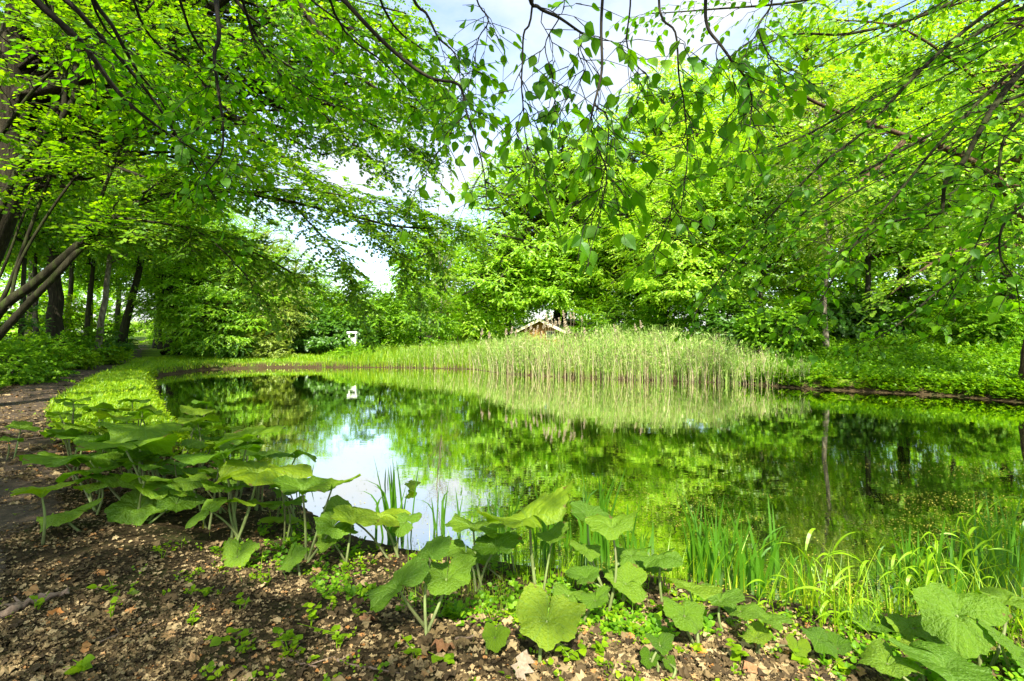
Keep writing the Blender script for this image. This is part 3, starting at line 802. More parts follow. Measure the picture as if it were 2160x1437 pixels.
# big old tree at the left edge with the heavy limb
b = (-9.35, 9.0, hz(-9.35, 9.0))
def old_limbs(rs, tg, cg):
    leafy_limb(rs, tg, cg, rel(b, (12, 215, 9), (60, 195, 8.9), (130, 178, 8.8), (210, 150, 8.7), (285, 125, 8.6), (345, 92, 8.5), (430, 30, 8.4), (520, -40, 8.3)), .14, .07, 18, 1.8, .3, .075, 9, 9, sides=10)
    leafy_limb(rs, tg, cg, rel(b, (10, 300, 9), (60, 312, 8.9), (150, 330, 8.7), (235, 350, 8.5), (330, 385, 8.3), (430, 440, 8.0)), .05, .012, 22, 1.3, .2, .07, 9, 9)
    leafy_limb(rs, tg, cg, rel(b, (25, 100, 9), (120, 30, 8.8), (240, 20, 8.6), (340, 75, 8.3), (430, 80, 8.1), (560, 130, 7.8)), .05, .012, 24, 1.5, .2, .07, 9, 9)
    leafy_limb(rs, tg, cg, rel(b, (20, 160, 9), (70, 120, 8.8), (140, 70, 8.6), (200, 30, 8.5), (260, -60, 8.4)), .045, .012, 16, 1.4, .2, .07, 9, 9)
    leafy_limb(rs, tg, cg, rel(b, (560, -100, 8.3), (640, 20, 8.2), (720, 130, 8.1), (800, 190, 8.0), (880, 230, 7.9)), .05, .01, 26, 1.5, .05, .075, 9, 9)
    leafy_limb(rs, tg, cg, rel(b, (430, 30, 8.4), (540, 110, 8.3), (640, 200, 8.2), (730, 290, 8.1), (810, 360, 8.0)), .045, .01, 28, 1.5, .05, .075, 9, 9)
    leafy_limb(rs, tg, cg, rel(b, (345, 92, 8.5), (430, 180, 8.4), (520, 270, 8.2), (610, 340, 8.0), (700, 400, 7.9)), .04, .01, 26, 1.4, .05, .075, 9, 9)
    leafy_limb(rs, tg, cg, rel(b, (640, 20, 8.2), (740, 60, 8.1), (840, 110, 8.0), (915, 190, 7.9), (930, 240, 7.9)), .03, .008, 26, 1.3, .15, .075, 9, 9)
    leafy_limb(rs, tg, cg, rel(b, (640, 200, 8.2), (740, 240, 8.1), (830, 290, 8.0), (880, 330, 7.9)), .025, .007, 24, 1.1, .1, .075, 9, 9)
make_tree('old_tree', 'massive dark trunk at the left edge with one heavy limb reaching over the stems', 'tree', b,
          [(-.35, 0, 0), (-.1, 0, 2.2), np.array(P(8, 420, 9)) - b, np.array(P(22, 230, 9)) - b, np.array(P(38, 20, 9)) - b, np.array(P(50, -250, 9)) - b, np.array(P(70, -500, 9)) - b], .26,
          [(2.6, .8, 9.4, 4.6, 4.2, 2.6, 120), (5.2, 2.4, 7.6, 2.6, 3.0, 2.2, 60), (1.2, 2.5, 6.2, 3.0, 3.0, 2.0, 60)],
          .08, M['hornbeam'], M['oakbark'], 200, twigs=18, m=12, clump=.8, flat=.28, limb_r=.03, sides=14, r1=.6, extra=old_limbs)

# leaning many stemmed tree at the left edge
b = (-6.9, 6.1, hz(-6.9, 6.1))
def lean_limbs(rs, tg, cg):
    kw = dict(leaf=.066, n_tw=9, m=9)
    leafy_limb(rs, tg, cg, rel(b, (-160, 940, 6.1), (-60, 760, 6), (0, 655, 6), (70, 600, 6), (130, 548, 6), (185, 500, 6), (240, 458, 6.1), (300, 425, 6.3), (370, 410, 6.5), (440, 402, 6.7), (520, 408, 6.9), (610, 425, 7.1), (720, 450, 7.4), (840, 478, 7.8), (955, 482, 8.2)), .062, .013, 50, 1.1, .36, **kw, sides=10)
    leafy_limb(rs, tg, cg, rel(b, (-160, 960, 6.0), (-70, 790, 5.9), (0, 706, 5.9), (60, 640, 5.9), (115, 584, 5.9), (165, 530, 6), (205, 503, 6.1), (270, 500, 6.2), (340, 505, 6.4), (420, 503, 6.6), (480, 512, 6.8), (560, 545, 7.0), (640, 590, 7.3)), .050, .010, 42, 1.0, .42, **kw, sides=10)
    leafy_limb(rs, tg, cg, rel(b, (-140, 900, 6.1), (-70, 620, 6.1), (-10, 470, 6.1), (25, 385, 6.1), (62, 325, 6.1), (105, 270, 6.1), (133, 245, 6.1), (137, 170, 6.1), (145, 95, 6.1), (168, 20, 6.1), (190, -80, 6.1)), .045, .018, 10, 1.0, .7, **kw, sides=9)
    leafy_limb(rs, tg, cg, rel(b, (133, 245, 6.1), (155, 208, 6.1), (160, 150, 6.1), (157, 115, 6.1), (135, 75, 6.1), (112, 35, 6.1), (108, -60, 6.1)), .034, .015, 12, 1.0, .3, **kw)
    leafy_limb(rs, tg, cg, rel(b, (157, 112, 6.1), (185, 100, 6.15), (225, 80, 6.2), (300, 30, 6.3), (360, -40, 6.4)), .024, .01, 14, 1.0, .1, **kw)
    leafy_limb(rs, tg, cg, rel(b, (205, 480, 6.1), (213, 420, 6.1), (245, 335, 6.15), (270, 275, 6.2), (310, 240, 6.3), (380, 215, 6.5)), .022, .008, 16, .9, .3, **kw)
    leafy_limb(rs, tg, cg, rel(b, (-20, 680, 6.1), (20, 600, 6.1), (65, 480, 6.1), (95, 400, 6.1), (130, 320, 6.1), (165, 280, 6.1)), .026, .010, 8, .8, .5, **kw)
    leafy_limb(rs, tg, cg, rel(b, (-30, 640, 6.2), (10, 560, 6.2), (60, 430, 6.2), (110, 350, 6.2), (140, 310, 6.2)), .018, .006, 8, .8, .4, **kw)
    leafy_limb(rs, tg, cg, rel(b, (20, 650, 6.0), (40, 560, 6.0), (90, 470, 6.0), (150, 385, 6.0), (180, 355, 6.0), (260, 260, 6.1), (290, 200, 6.2)), .02, .006, 10, .8, .5, **kw)
    leafy_limb(rs, tg, cg, rel(b, (300, 425, 6.3), (380, 360, 6.3), (440, 345, 6.4), (520, 350, 6.6), (620, 380, 6.9)), .022, .007, 22, 1.0, .1, **kw)
    leafy_limb(rs, tg, cg, rel(b, (240, 458, 6.1), (330, 470, 6.2), (420, 490, 6.2), (500, 560, 6.3), (560, 640, 6.4)), .02, .005, 14, .7, .25, **kw)
    leafy_limb(rs, tg, cg, rel(b, (-70, 620, 6.1), (-50, 400, 6.0), (40, 230, 5.8), (150, 120, 5.6), (300, 60, 5.4)), .03, .008, 16, 1.1, .3, **kw)
    leafy_limb(rs, tg, cg, rel(b, (520, 408, 6.9), (640, 400, 7.2), (760, 420, 7.5), (870, 440, 7.8)), .016, .005, 20, .9, .1, **kw)
    leafy_limb(rs, tg, cg, rel(b, (720, 450, 7.4), (790, 490, 7.6), (840, 540, 7.7), (872, 596, 7.8)), .012, .004, 18, .75, .1, **kw)
    leafy_limb(rs, tg, cg, rel(b, (610, 425, 7.1), (680, 500, 7.3), (730, 570, 7.4), (755, 640, 7.5)), .013, .004, 18, .8, .1, **kw)
    leafy_limb(rs, tg, cg, rel(b, (840, 478, 7.8), (895, 515, 8.0), (920, 570, 8.1)), .009, .003, 14, .65, .05, **kw)
    leafy_limb(rs, tg, cg, rel(b, (760, 455, 7.5), (850, 450, 7.9), (930, 470, 8.3), (985, 500, 8.5)), .009, .003, 16, .7, .1, **kw)
make_tree('leaning_tree', 'leaning tree of several mossy stems arching over the path from the left edge', 'tree', b,
          [(0, 0, 0), (.05, 0, .12), (.1, 0, .25)], .16, [], .066, M['hornbeam'], M['bark'], 210, extra=lean_limbs, limbs=False, r1=.9)


# the far-off wood that closes the view behind every separate tree
rs = np.random.RandomState(900)
g = Geo(); C = []
while len(C) < 3500:
    px = rs.uniform(-900, 2900); D = rs.uniform(46, 62)
    if 268 < px < 330: continue
    top = np.interp(px, [-250, 250, 380, 560, 640, 980, 1060, 1300, 2500], [15, 14, 12, 8, 4.6, 4.6, 9, 16, 17])
    x = (px - CX) / F * D
    C.append((x, D, hz(x, D) + top * rs.uniform(.02, 1) ** 1.3 * rs.uniform(.8, 1.05)))
C = np.array(C)
O, Dv, L = clump_twigs(rs, C, rs.uniform(1.0, 1.9, len(C)), 16, .5)
pos, d, nn, sz = twig_leaves(rs, O, Dv, L, 8, .26, .2, .4)
g.stamp(RHOMB, pos, frames(d, nn, sz, 1.3))
tag(g.obj('distant_wood', M['oak']), 'mass of leaves of the far wood behind the separate trees', 'wood', kind='stuff')
# ------------------------------------------------------------------ the trees the photographer stands under
b = (-3.4, -1.2, hz(-3.4, -1.2))
def over_left(rs, tg, cg):
    kw = dict(leaf=.082, n_tw=4, m=4, tmpl=OVATE, hang=.2)
    leafy_limb(rs, tg, cg, rel(b, (-300, -900, 2.4), (-60, -160, 3.6), (75, 0, 4.0), (170, 88, 4.2), (250, 195, 4.4), (330, 265, 4.6), (440, 335, 4.9)), .04, .006, 10, .8, .45, **kw)
    leafy_limb(rs, tg, cg, rel(b, (-100, -700, 2.8), (80, -90, 3.9), (170, 30, 4.2), (250, 120, 4.5), (330, 220, 4.8), (400, 330, 5.1), (460, 430, 5.3)), .03, .005, 8, .7, .5, **kw)
    leafy_limb(rs, tg, cg, rel(b, (100, -700, 3.0), (180, -60, 4.2), (240, 60, 4.5), (290, 150, 4.8), (330, 200, 5.0), (385, 290, 5.2)), .025, .005, 8, .7, .5, **kw)
    leafy_limb(rs, tg, cg, rel(b, (400, -600, 3.2), (450, -60, 4.0), (458, 20, 4.0), (462, 80, 4.0), (452, 120, 4.0), (462, 200, 4.0), (470, 260, 4.0), (468, 320, 4.0), (440, 360, 4.0)), .022, .005, 9, .5, .5, **kw, up=-.2)
    leafy_limb(rs, tg, cg, rel(b, (300, -600, 3.2), (470, -60, 4.4), (520, 30, 4.6), (535, 80, 4.7), (575, 140, 4.8), (640, 195, 4.9), (720, 225, 5.0)), .02, .004, 10, .6, .4, **kw)
    leafy_limb(rs, tg, cg, rel(b, (500, -500, 2.6), (690, -40, 3.2), (725, 0, 3.25), (790, 70, 3.35), (850, 125, 3.45), (910, 165, 3.5), (965, 177, 3.55), (980, 215, 3.55), (985, 240, 3.5), (1005, 295, 3.5), (1020, 360, 3.45), (1025, 400, 3.4)), .018, .003, 11, .42, .45, leaf=.085, n_tw=2, m=3, tmpl=OVATE, hang=.55, up=-.25)
    leafy_limb(rs, tg, cg, rel(b, (700, -500, 2.8), (860, -30, 3.6), (900, 30, 3.7), (925, 80, 3.75), (960, 115, 3.8), (972, 175, 3.8)), .014, .003, 6, .4, .5, leaf=.085, n_tw=2, m=3, tmpl=OVATE, hang=.4, up=-.1)
    leafy_limb(rs, tg, cg, rel(b, (985, 240, 3.5), (960, 265, 3.5), (940, 300, 3.5), (912, 340, 3.5), (885, 385, 3.5)), .005, .002, 6, .2, .1, leaf=.08, n_tw=2, m=2, tmpl=OVATE, hang=.5, up=-.1)
    for q in range(9):
        x0 = 120 + q * 85 + rs.uniform(-30, 30); y0 = rs.uniform(-60, 60)
        leafy_limb(rs, tg, cg, rel(b, (x0 - 120, -500, 3.0), (x0, y0, 4.6), (x0 + 110, y0 + 110, 5.1), (x0 + 200, y0 + rs.uniform(170, 240), 5.5)), .015, .004, 12, .8, .35, **kw)
make_tree('overhanging_tree', 'overhanging tree whose thin dark twigs hang down across the upper left canopy and sky gap', 'tree', b,
          [(0, 0, 0), (.1, .1, 3), (.3, .6, 6), (.8, 1.2, 9)], .2,
          [(1.6, 2.2, 8.6, 3.4, 3.2, 1.8, 60), (-1, -2, 8, 3.5, 3.5, 2.2, 50)], .075, M['lime'], M['twig'], 220, twigs=14, m=9, clump=.75, flat=.3, limb_r=.03, dens=1.0, extra=over_left)

b = (3.6, -1.4, hz(3.6, -1.4))
def over_centre(rs, tg, cg):
    kw = dict(leaf=.09, n_tw=2, m=2, tmpl=OVATE, hang=.6, up=-.3)
    leafy_limb(rs, tg, cg, rel(b, (1000, -500, 2.2), (1110, -30, 2.9), (1135, 15, 3.0), (1180, 38, 3.05), (1235, 75, 3.1), (1270, 85, 3.1)), .014, .005, 6, .4, .4, **kw)
    leafy_limb(rs, tg, cg, rel(b, (1140, -300, 2.7), (1122, 20, 3.0), (1105, 70, 3.0), (1102, 130, 3.0), (1100, 180, 3.0), (1104, 230, 3.0), (1108, 285, 3.0), (1118, 330, 3.0), (1126, 360, 3.0)), .007, .002, 12, .26, .4, **kw)
    leafy_limb(rs, tg, cg, rel(b, (1290, -300, 2.7), (1272, -20, 3.0), (1268, 60, 3.0), (1270, 140, 3.0), (1262, 185, 3.0), (1252, 225, 3.0), (1246, 258, 3.0), (1252, 290, 3.0), (1275, 345, 3.0), (1280, 375, 3.0), (1270, 430, 3.0)), .010, .003, 16, .34, .38, **kw)
    leafy_limb(rs, tg, cg, rel(b, (1255, 222, 3.0), (1282, 250, 3.0), (1280, 330, 3.0), (1265, 400, 3.0), (1250, 460, 3.0)), .005, .002, 9, .26, .1, **kw)
    leafy_limb(rs, tg, cg, rel(b, (1180, 38, 3.05), (1150, 95, 3.1), (1165, 160, 3.1), (1172, 230, 3.1), (1182, 300, 3.1)), .004, .002, 9, .24, .15, **kw)
    leafy_limb(rs, tg, cg, rel(b, (1235, 75, 3.1), (1220, 110, 3.15), (1232, 150, 3.2), (1205, 190, 3.2)), .004, .002, 6, .22, .15, **kw)
    leafy_limb(rs, tg, cg, rel(b, (1400, -300, 2.9), (1390, -20, 3.3), (1398, 40, 3.3), (1425, 70, 3.3), (1432, 160, 3.3), (1440, 200, 3.3), (1446, 250, 3.3), (1450, 330, 3.3), (1440, 420, 3.3)), .009, .003, 14, .34, .35, **kw)
    leafy_limb(rs, tg, cg, rel(b, (1500, -300, 2.6), (1489, -20, 3.0), (1492, 55, 3.0), (1520, 95, 3.0), (1545, 130, 3.0), (1572, 165, 3.0), (1586, 210, 3.0), (1582, 265, 3.0)), .012, .003, 14, .34, .35, **kw)
    leafy_limb(rs, tg, cg, rel(b, (1330, -200, 3.4), (1330, 0, 3.6), (1322, 90, 3.6), (1345, 140, 3.6), (1365, 165, 3.6), (1330, 230, 3.6)), .007, .003, 12, .34, .35, **kw)
    leafy_limb(rs, tg, cg, rel(b, (960, -300, 3.6), (1000, -20, 4.0), (1030, 40, 4.0), (1010, 80, 4.0), (1000, 130, 4.0)), .008, .003, 10, .36, .3, **kw)
    leafy_limb(rs, tg, cg, rel(b, (1560, -300, 3.0), (1630, -20, 3.6), (1600, 60, 3.6), (1640, 140, 3.6), (1700, 170, 3.6)), .008, .003, 12, .36, .3, **kw)
    leafy_limb(rs, tg, cg, rel(b, (1420, 420, 3.3), (1410, 470, 3.4), (1390, 520, 3.5)), .004, .002, 5, .2, .2, **kw)
make_tree('overhanging_tree', 'overhanging tree whose large dark leaves dangle on thin twigs in the sky gap', 'tree', b,
          [(0, 0, 0), (-.1, .1, 3), (-.4, .5, 6), (-1.2, .8, 9)], .22,
          [(-2.6, .4, 8.0, 3.4, 1.8, 1.5, 60), (1.6, -1, 8, 2.6, 2.6, 2.0, 24)], .09, M['lime'], M['twig'], 230, twigs=14, m=9, clump=.75, flat=.3, limb_r=.03, dens=1.0, extra=over_centre)  # first crown mass is out of view, shaped to shade the dangling leaves

b = (8.6, 4.2, hz(8.6, 4.2))
b = (8.6, 1.9, hz(8.6, 1.9))
def over_right(rs, tg, cg):
    kw = dict(leaf=.088, n_tw=3, m=3, tmpl=OVATE, hang=.4, tw_len=(.2, .4))
    leafy_limb(rs, tg, cg, rel(b, (2500, -200, 5.6), (2230, 80, 5.2), (2160, 145, 5.0), (2110, 205, 4.9), (2065, 280, 4.8), (2030, 345, 4.7), (1995, 385, 4.6), (1988, 440, 4.6), (1975, 452, 4.6), (1880, 470, 4.6), (1800, 520, 4.7)), .038, .004, 18, .6, .3, **kw, sides=9)
    leafy_limb(rs, tg, cg, rel(b, (2600, -300, 6.5), (2330, -60, 6.2), (2150, 20, 6.0), (2000, 110, 5.9), (1850, 200, 5.8), (1700, 285, 5.7), (1560, 340, 5.6), (1460, 380, 5.6)), .03, .004, 26, .75, .3, **kw)
    leafy_limb(rs, tg, cg, rel(b, (2600, -300, 5.6), (2300, -100, 5.4), (2080, 30, 5.2), (1930, 160, 5.0), (1830, 270, 4.9), (1730, 350, 4.9), (1640, 440, 4.9), (1560, 530, 4.9), (1480, 640, 5.0)), .026, .004, 26, .7, .3, **kw)
    leafy_limb(rs, tg, cg, rel(b, (2600, -200, 5.2), (2300, 40, 5.0), (2160, 130, 4.9), (2020, 260, 4.8), (1900, 400, 4.7), (1800, 520, 4.7), (1740, 620, 4.7), (1700, 690, 4.7)), .022, .003, 22, .62, .35, **kw)
    leafy_limb(rs, tg, cg, rel(b, (2500, 100, 5.2), (2300, 180, 4.9), (2180, 230, 4.7), (2120, 290, 4.6), (2105, 370, 4.5), (2090, 440, 4.5), (2040, 560, 4.5), (1990, 650, 4.5)), .02, .003, 18, .5, .35, **kw)
    leafy_limb(rs, tg, cg, rel(b, (2500, 250, 4.6), (2300, 330, 4.3), (2200, 400, 4.1), (2120, 470, 4.0), (2110, 540, 4.0), (2140, 590, 4.0), (2150, 640, 4.0)), .016, .003, 12, .45, .35, **kw)
    leafy_limb(rs, tg, cg, rel(b, (2600, -500, 7.0), (2250, -150, 6.8), (2000, 10, 6.6), (1800, 70, 6.4), (1660, 75, 6.2), (1520, 150, 6.0)), .035, .005, 30, .9, .25, **kw)
    leafy_limb(rs, tg, cg, rel(b, (2600, -700, 7.6), (2200, -250, 7.4), (1900, -60, 7.2), (1700, 0, 7.0), (1500, 20, 6.8), (1360, 30, 6.6)), .035, .005, 30, .9, .3, **kw)
    leafy_limb(rs, tg, cg, rel(b, (2500, 0, 7.2), (2250, 160, 7.0), (2050, 240, 6.8), (1880, 330, 6.6), (1760, 400, 6.4), (1660, 480, 6.2), (1560, 570, 6.0)), .03, .004, 26, .8, .25, **kw)
    leafy_limb(rs, tg, cg, rel(b, (2480, 300, 6.6), (2280, 420, 6.4), (2140, 500, 6.2), (2010, 590, 6.0), (1900, 680, 5.8), (1840, 720, 5.8)), .024, .004, 18, .62, .25, **kw)
    for q in range(10):
        x0 = 2180 + rs.uniform(-60, 120); y0 = -140 + q * 48
        leafy_limb(rs, tg, cg, rel(b, (2600, y0 - 300, 6.2), (x0, y0, 5.6), (x0 - 190, y0 + 115, 5.4), (x0 - 390, y0 + 215, 5.2), (x0 - 560, y0 + 330, 5.1)), .012, .003, 7, .5, .35, **kw)
make_tree('overhanging_tree', 'overhanging tree reaching in from the right edge with long slanting twigs and drooping leaves', 'tree', b,
          [(0, 0, 0), (.1, .1, 2.5), (-.2, .6, 5), (-.4, 1.2, 9)], .22,
          [(-3.5, -.8, 8.0, 3.8, 2.2, 1.6, 70), (-.6, 1.5, 7.8, 3, 3, 2.0, 60)], .09, M['lime'], M['bark'], 240, twigs=15, m=9, clump=.8, flat=.35, limb_r=.03, dens=1.0, extra=over_right)  # first crown mass, unseen overhead, is placed to keep the slanting twigs shaded
# unseen trees added behind the camera to shade the near bank
for i, (x, y, h, lab) in enumerate([(-6.5, -4.5, 12, 'unseen tree added for shade behind the photographer toward the path'), (-4.6, -6.2, 13, 'unseen tree added for shade straight behind the photographer'), (9.5, -6, 12, 'unseen tree added for shade behind the photographer toward the pond')]):
    make_tree('shade_tree', lab, 'tree', (x, y, hz(x, y)), [(0, 0, 0), (.1, .1, h * .3), (-.1, 0, h * .6), (.15, 0, h * .9)], .25,
              [(0, 0, h * .72, h * .34, h * .32, h * .26, 70)], .14, M['oak'], M['darkbark'], 250 + i, twigs=14, m=9, clump=1.1, wide=1.2, dens=1.0)
# ------------------------------------------------------------------ hut and white box
M['plank'] = solid_mat('orange_planks', [(.3, G(.17, .075, .018)), (.7, G(.31, .15, .045))], 3, 5, .7, .3, (1, 1, 9))
M['fascia'] = solid_mat('pale_fascia_board', [(.3, G(.62, .54, .38)), (.7, G(.78, .71, .54))], 5, 4, .6, .2)
M['felt'] = solid_mat('grey_roof_felt', [(.3, G(.12, .10, .085)), (.7, G(.22, .185, .15))], 25, 5, .95, .5)
M['pane'] = solid_mat('dark_pane', [(.3, G(.02, .025, .03)), (.7, G(.05, .055, .06))], 2, 2, .1, 0, spec=.6)
M['white'] = solid_mat('white_paint', [(.3, G(.74, .74, .72)), (.7, G(.84, .84, .82))], 6, 4, .45, .1)
def make_hut(label, px, D, ez, az, HW, LN):
    hx, hy = (px - CX) / F * D, D
    gz = hz(hx, hy)
    hut = thing('wooden_hut', label, 'hut', (hx, hy, gz))
    hut.rotation_euler = (0, 0, rad(-24))
    EZ, AZ = ez - gz, az - gz
    g = Geo()
    n = 9
    for k in range(n):                    # stacked log planks, front and back, both sides
        zc = (k + .5) * EZ / n
        for yy in (0, LN): g.box((0, yy, zc), (2 * HW, .07, EZ / n - .012))
        for xx in (-HW, HW): g.box((xx, LN / 2, zc), (.07, LN - .075, EZ / n - .012))
    for yy in (-.036, LN - .036):
        for k in range(5):
            z0 = EZ + (AZ - EZ) * k / 5; z1 = EZ + (AZ - EZ) * (k + 1) / 5
            w0 = HW * (1 - k / 5); w1 = HW * (1 - (k + 1) / 5)
            v = [(-w0, yy, z0), (w0, yy, z0), (w1, yy, z1 - .01), (-w1, yy, z1 - .01), (-w0, yy + .072, z0), (w0, yy + .072, z0), (w1, yy + .072, z1 - .01), (-w1, yy + .072, z1 - .01)]
            g.add(v, [[0, 1, 2, 3], [5, 4, 7, 6], [3, 2, 6, 7], [1, 0, 4, 5], [1, 5, 6, 2], [4, 0, 3, 7]])
    g.obj('wall', M['plank'], hut)
    sl = math.atan2(AZ - EZ, HW)
    for s in (-1, 1):
        g = Geo()
        a, c = np.array([0, 0, AZ + .06]), np.array([s * (HW + .32), 0, AZ + .06 - (HW + .32) * math.tan(sl)])
        v = []
        for yy in (-.42, LN + .42):
            for q in (a, c):
                for dz in (0, .07): v.append((q[0], yy, q[2] + dz))
        g.add(v, [[0, 2, 3, 1], [4, 5, 7, 6], [0, 4, 6, 2], [1, 3, 7, 5], [2, 6, 7, 3], [0, 1, 5, 4]])
        r = g.obj('roof', M['felt'], hut)
        for yy in (-.45, LN + .45):
            g = Geo(); v = []
            for dy in (-.03, .03):
                for q in (a, c * np.array([1.01, 1, 1])):
                    for dz in (-.07, .10): v.append((q[0], yy + dy, q[2] + dz))
            g.add(v, [[0, 2, 3, 1], [4, 5, 7, 6], [0, 4, 6, 2], [1, 3, 7, 5], [2, 6, 7, 3], [0, 1, 5, 4]])
            g.obj('bargeboard', M['fascia'], r)
    g = Geo(); g.box((-.45, -.05, .75), (.75, .05, 1.4)); d = g.obj('door', M['plank'], hut)
    g = Geo(); g.box((-.72, -.09, .75), (.03, .05, .10)); g.obj('handle', M['felt'], d)
    g = Geo(); g.box((.65, -.05, .95), (.62, .05, .55)); w = g.obj('window', M['fascia'], hut)
    g = Geo(); g.box((.65, -.078, .95), (.52, .02, .45)); g.obj('pane', M['pane'], w)
make_hut('small wooden hut with an orange gable and pale bargeboards peeping over the reeds', 1143, 34.0, 1.83, 2.5, 1.45, 3.4)
make_hut('second wooden hut, only its low roof edge showing behind the orange gable', 1184, 39.0, 2.28, 2.70, 1.85, 3.0)

wx, wy = (745 - CX) / F * 28.6, 28.6
wz = hz(wx, wy)
box = thing('white_box', 'white painted box with a dark slot standing in the bushes across the water', 'post box', (wx, wy, wz))
zt = 1.8 - wz + .06
g = Geo(); g.box((0, 0, zt - .62), (.40, .3, .44)); g.box((0, .02, (zt - .84) / 2), (.22, .2, zt - .84)); g.obj('body', M['white'], box)
g = Geo(); g.box((-.18, 0, zt - .28), (.05, .3, .24)); g.box((.18, 0, zt - .28), (.05, .3, .24)); g.box((0, .13, zt - .28), (.31, .04, .24)); g.obj('frame', M['white'], box)
g = Geo(); g.box((0, .06, zt - .28), (.30, .06, .22)); g.obj('pane', M['pane'], box)
g = Geo(); g.box((0, -.02, zt - .10), (.56, .4, .10)); g.obj('roof', M['white'], box)

# ------------------------------------------------------------------ reeds
rs = np.random.RandomState(5)
shore = spline([(x, y, 0) for x, y in [(-6.4, 25.6), (-4.2, 25.2), (-2.6, 24.9), (-1.6, 24.2), (-.8, 22.8), (0, 21.5), (2.0, 20.2), (3.95, 19.3), (5.8, 18.6), (7.6, 17.9), (8.4, 17.2), (9.4, 16.3)]], 60)
hgt_px = [(-6.4, .75), (-2.6, 1.0), (-1.4, 1.1), (-.6, 1.25), (0.2, 1.36), (2, 1.45), (4, 1.56), (6, 1.52), (7.2, 1.35), (7.8, 1.1), (8.5, .85), (9.4, .7)]
wid_px = [(-6.4, .8), (-2.6, 1.2), (-1, 1.8), (0, 2.3), (5, 2.6), (7.4, 1.9), (8.4, .9), (9.4, .5)]
def reed_field(n, hfac, rs):
    u = rs.uniform(0, 59, n)
    # more stems where the bed is tall
    i = u.astype(int); f = (u - i)[:, None]
    s = shore[i] * (1 - f) + shore[i + 1] * f
    tgt = unit(shore[i + 1] - shore[i]); nrm = np.stack([-tgt[:, 1], tgt[:, 0]], 1)
    wv = np.interp(s[:, 0], *zip(*wid_px)); hv = np.interp(s[:, 0], *zip(*hgt_px))
    nrm = np.where(nrm[:, 1:2] < 0, -nrm, nrm)
    off = (rs.uniform(-.02, 1, n) - .22 * (rs.uniform(0, 1, n) < .12) - .12 * np.abs(np.sin(s[:, 0] * 3.1) * np.sin(s[:, 0] * 7.3 + 1))) * wv
    x = s[:, 0] + nrm[:, 0] * off; y = s[:, 1] + nrm[:, 1] * off
    clump = .5 + .5 * np.sin(x * 2.3 + y) * np.sin(y * 1.9 - x * .7)
    h = hv * rs.uniform(.62, 1.14, n) * hfac * (.84 + .26 * clump)
    z = np.maximum(height(x, y), -.25)
    return np.stack([x, y, z], 1), h - np.minimum(z, 0), clump
def reed_mesh(n, hfac, rs, w, lv, lean, leafw=.012):
    B, h, c = reed_field(n, hfac, rs)
    kp = rs.uniform(0, 1, n) < np.interp(B[:, 0], [-6.4, -2.6, -1.0, .2, 7.2, 8.2, 9.4], [.10, .28, .55, 1, 1, .4, .10])
    B, h, c = B[kp], h[kp], c[kp]; n = len(B)
    g = Geo()
    a = rs.uniform(0, 6.28, n); ln = rs.uniform(0, lean, n)
    D = np.stack([np.cos(a) * ln - .05, np.sin(a) * ln, np.zeros(n)], 1)
    t = np.linspace(0, 1, 5)
    Pn = B[:, None] + np.array([0, 0, 1.0]) * (h[:, None] * t)[..., None] + D[:, None] * (h[:, None] * t ** 2)[..., None]
    th = rs.uniform(-.7, .7, n)
    S = np.stack([np.cos(th), np.sin(th), np.zeros(n)], 1)
    g.strips(Pn, np.array([1, 1, .9, .7, .2])[None] * w * np.ones((n, 1)), S)
    if lv:
        for q in range(lv):
            tt = rs.uniform(.25, .97, n)
            o = np.stack([np.array([np.interp(tt[i], t, Pn[i, :, j]) for i in range(n)]) for j in range(3)], 1)
            az = rs.uniform(0, 6.28, n); L = rs.uniform(.22, .48, n) * np.clip(h, .5, 1.8) / 1.6
            hd = np.stack([np.cos(az), np.sin(az), np.zeros(n)], 1)
            u = np.linspace(0, 1, 4)
            el = rs.uniform(.6, 1.3, n)
            LP = o[:, None] + hd[:, None] * (L[:, None] * u * np.cos(el)[:, None])[..., None] + np.array([0, 0, 1.0]) * (L[:, None] * (np.sin(el)[:, None] * u - .55 * u ** 2))[..., None]
            sd = unit(np.cross(hd, np.array([0, 0, 1.0])) + np.array([0, 0, .5]) * rs.normal(0, 1, (n, 1)))
            g.strips(LP, np.array([.6, 1, .7, .05])[None] * leafw * np.ones((n, 1)), sd)
    return g
tag(reed_mesh(5200, 1.0, rs, .005, 5, .30).obj('reeds', M['reed']), 'bed of green reeds along the far water edge', 'reeds', kind='stuff')
tag(reed_mesh(3000, .92, rs, .0055, 2, .42, .008).obj('dry_reeds', M['dryreed']), 'dry straw coloured reed stalks standing among the green reeds', 'reeds', kind='stuff')

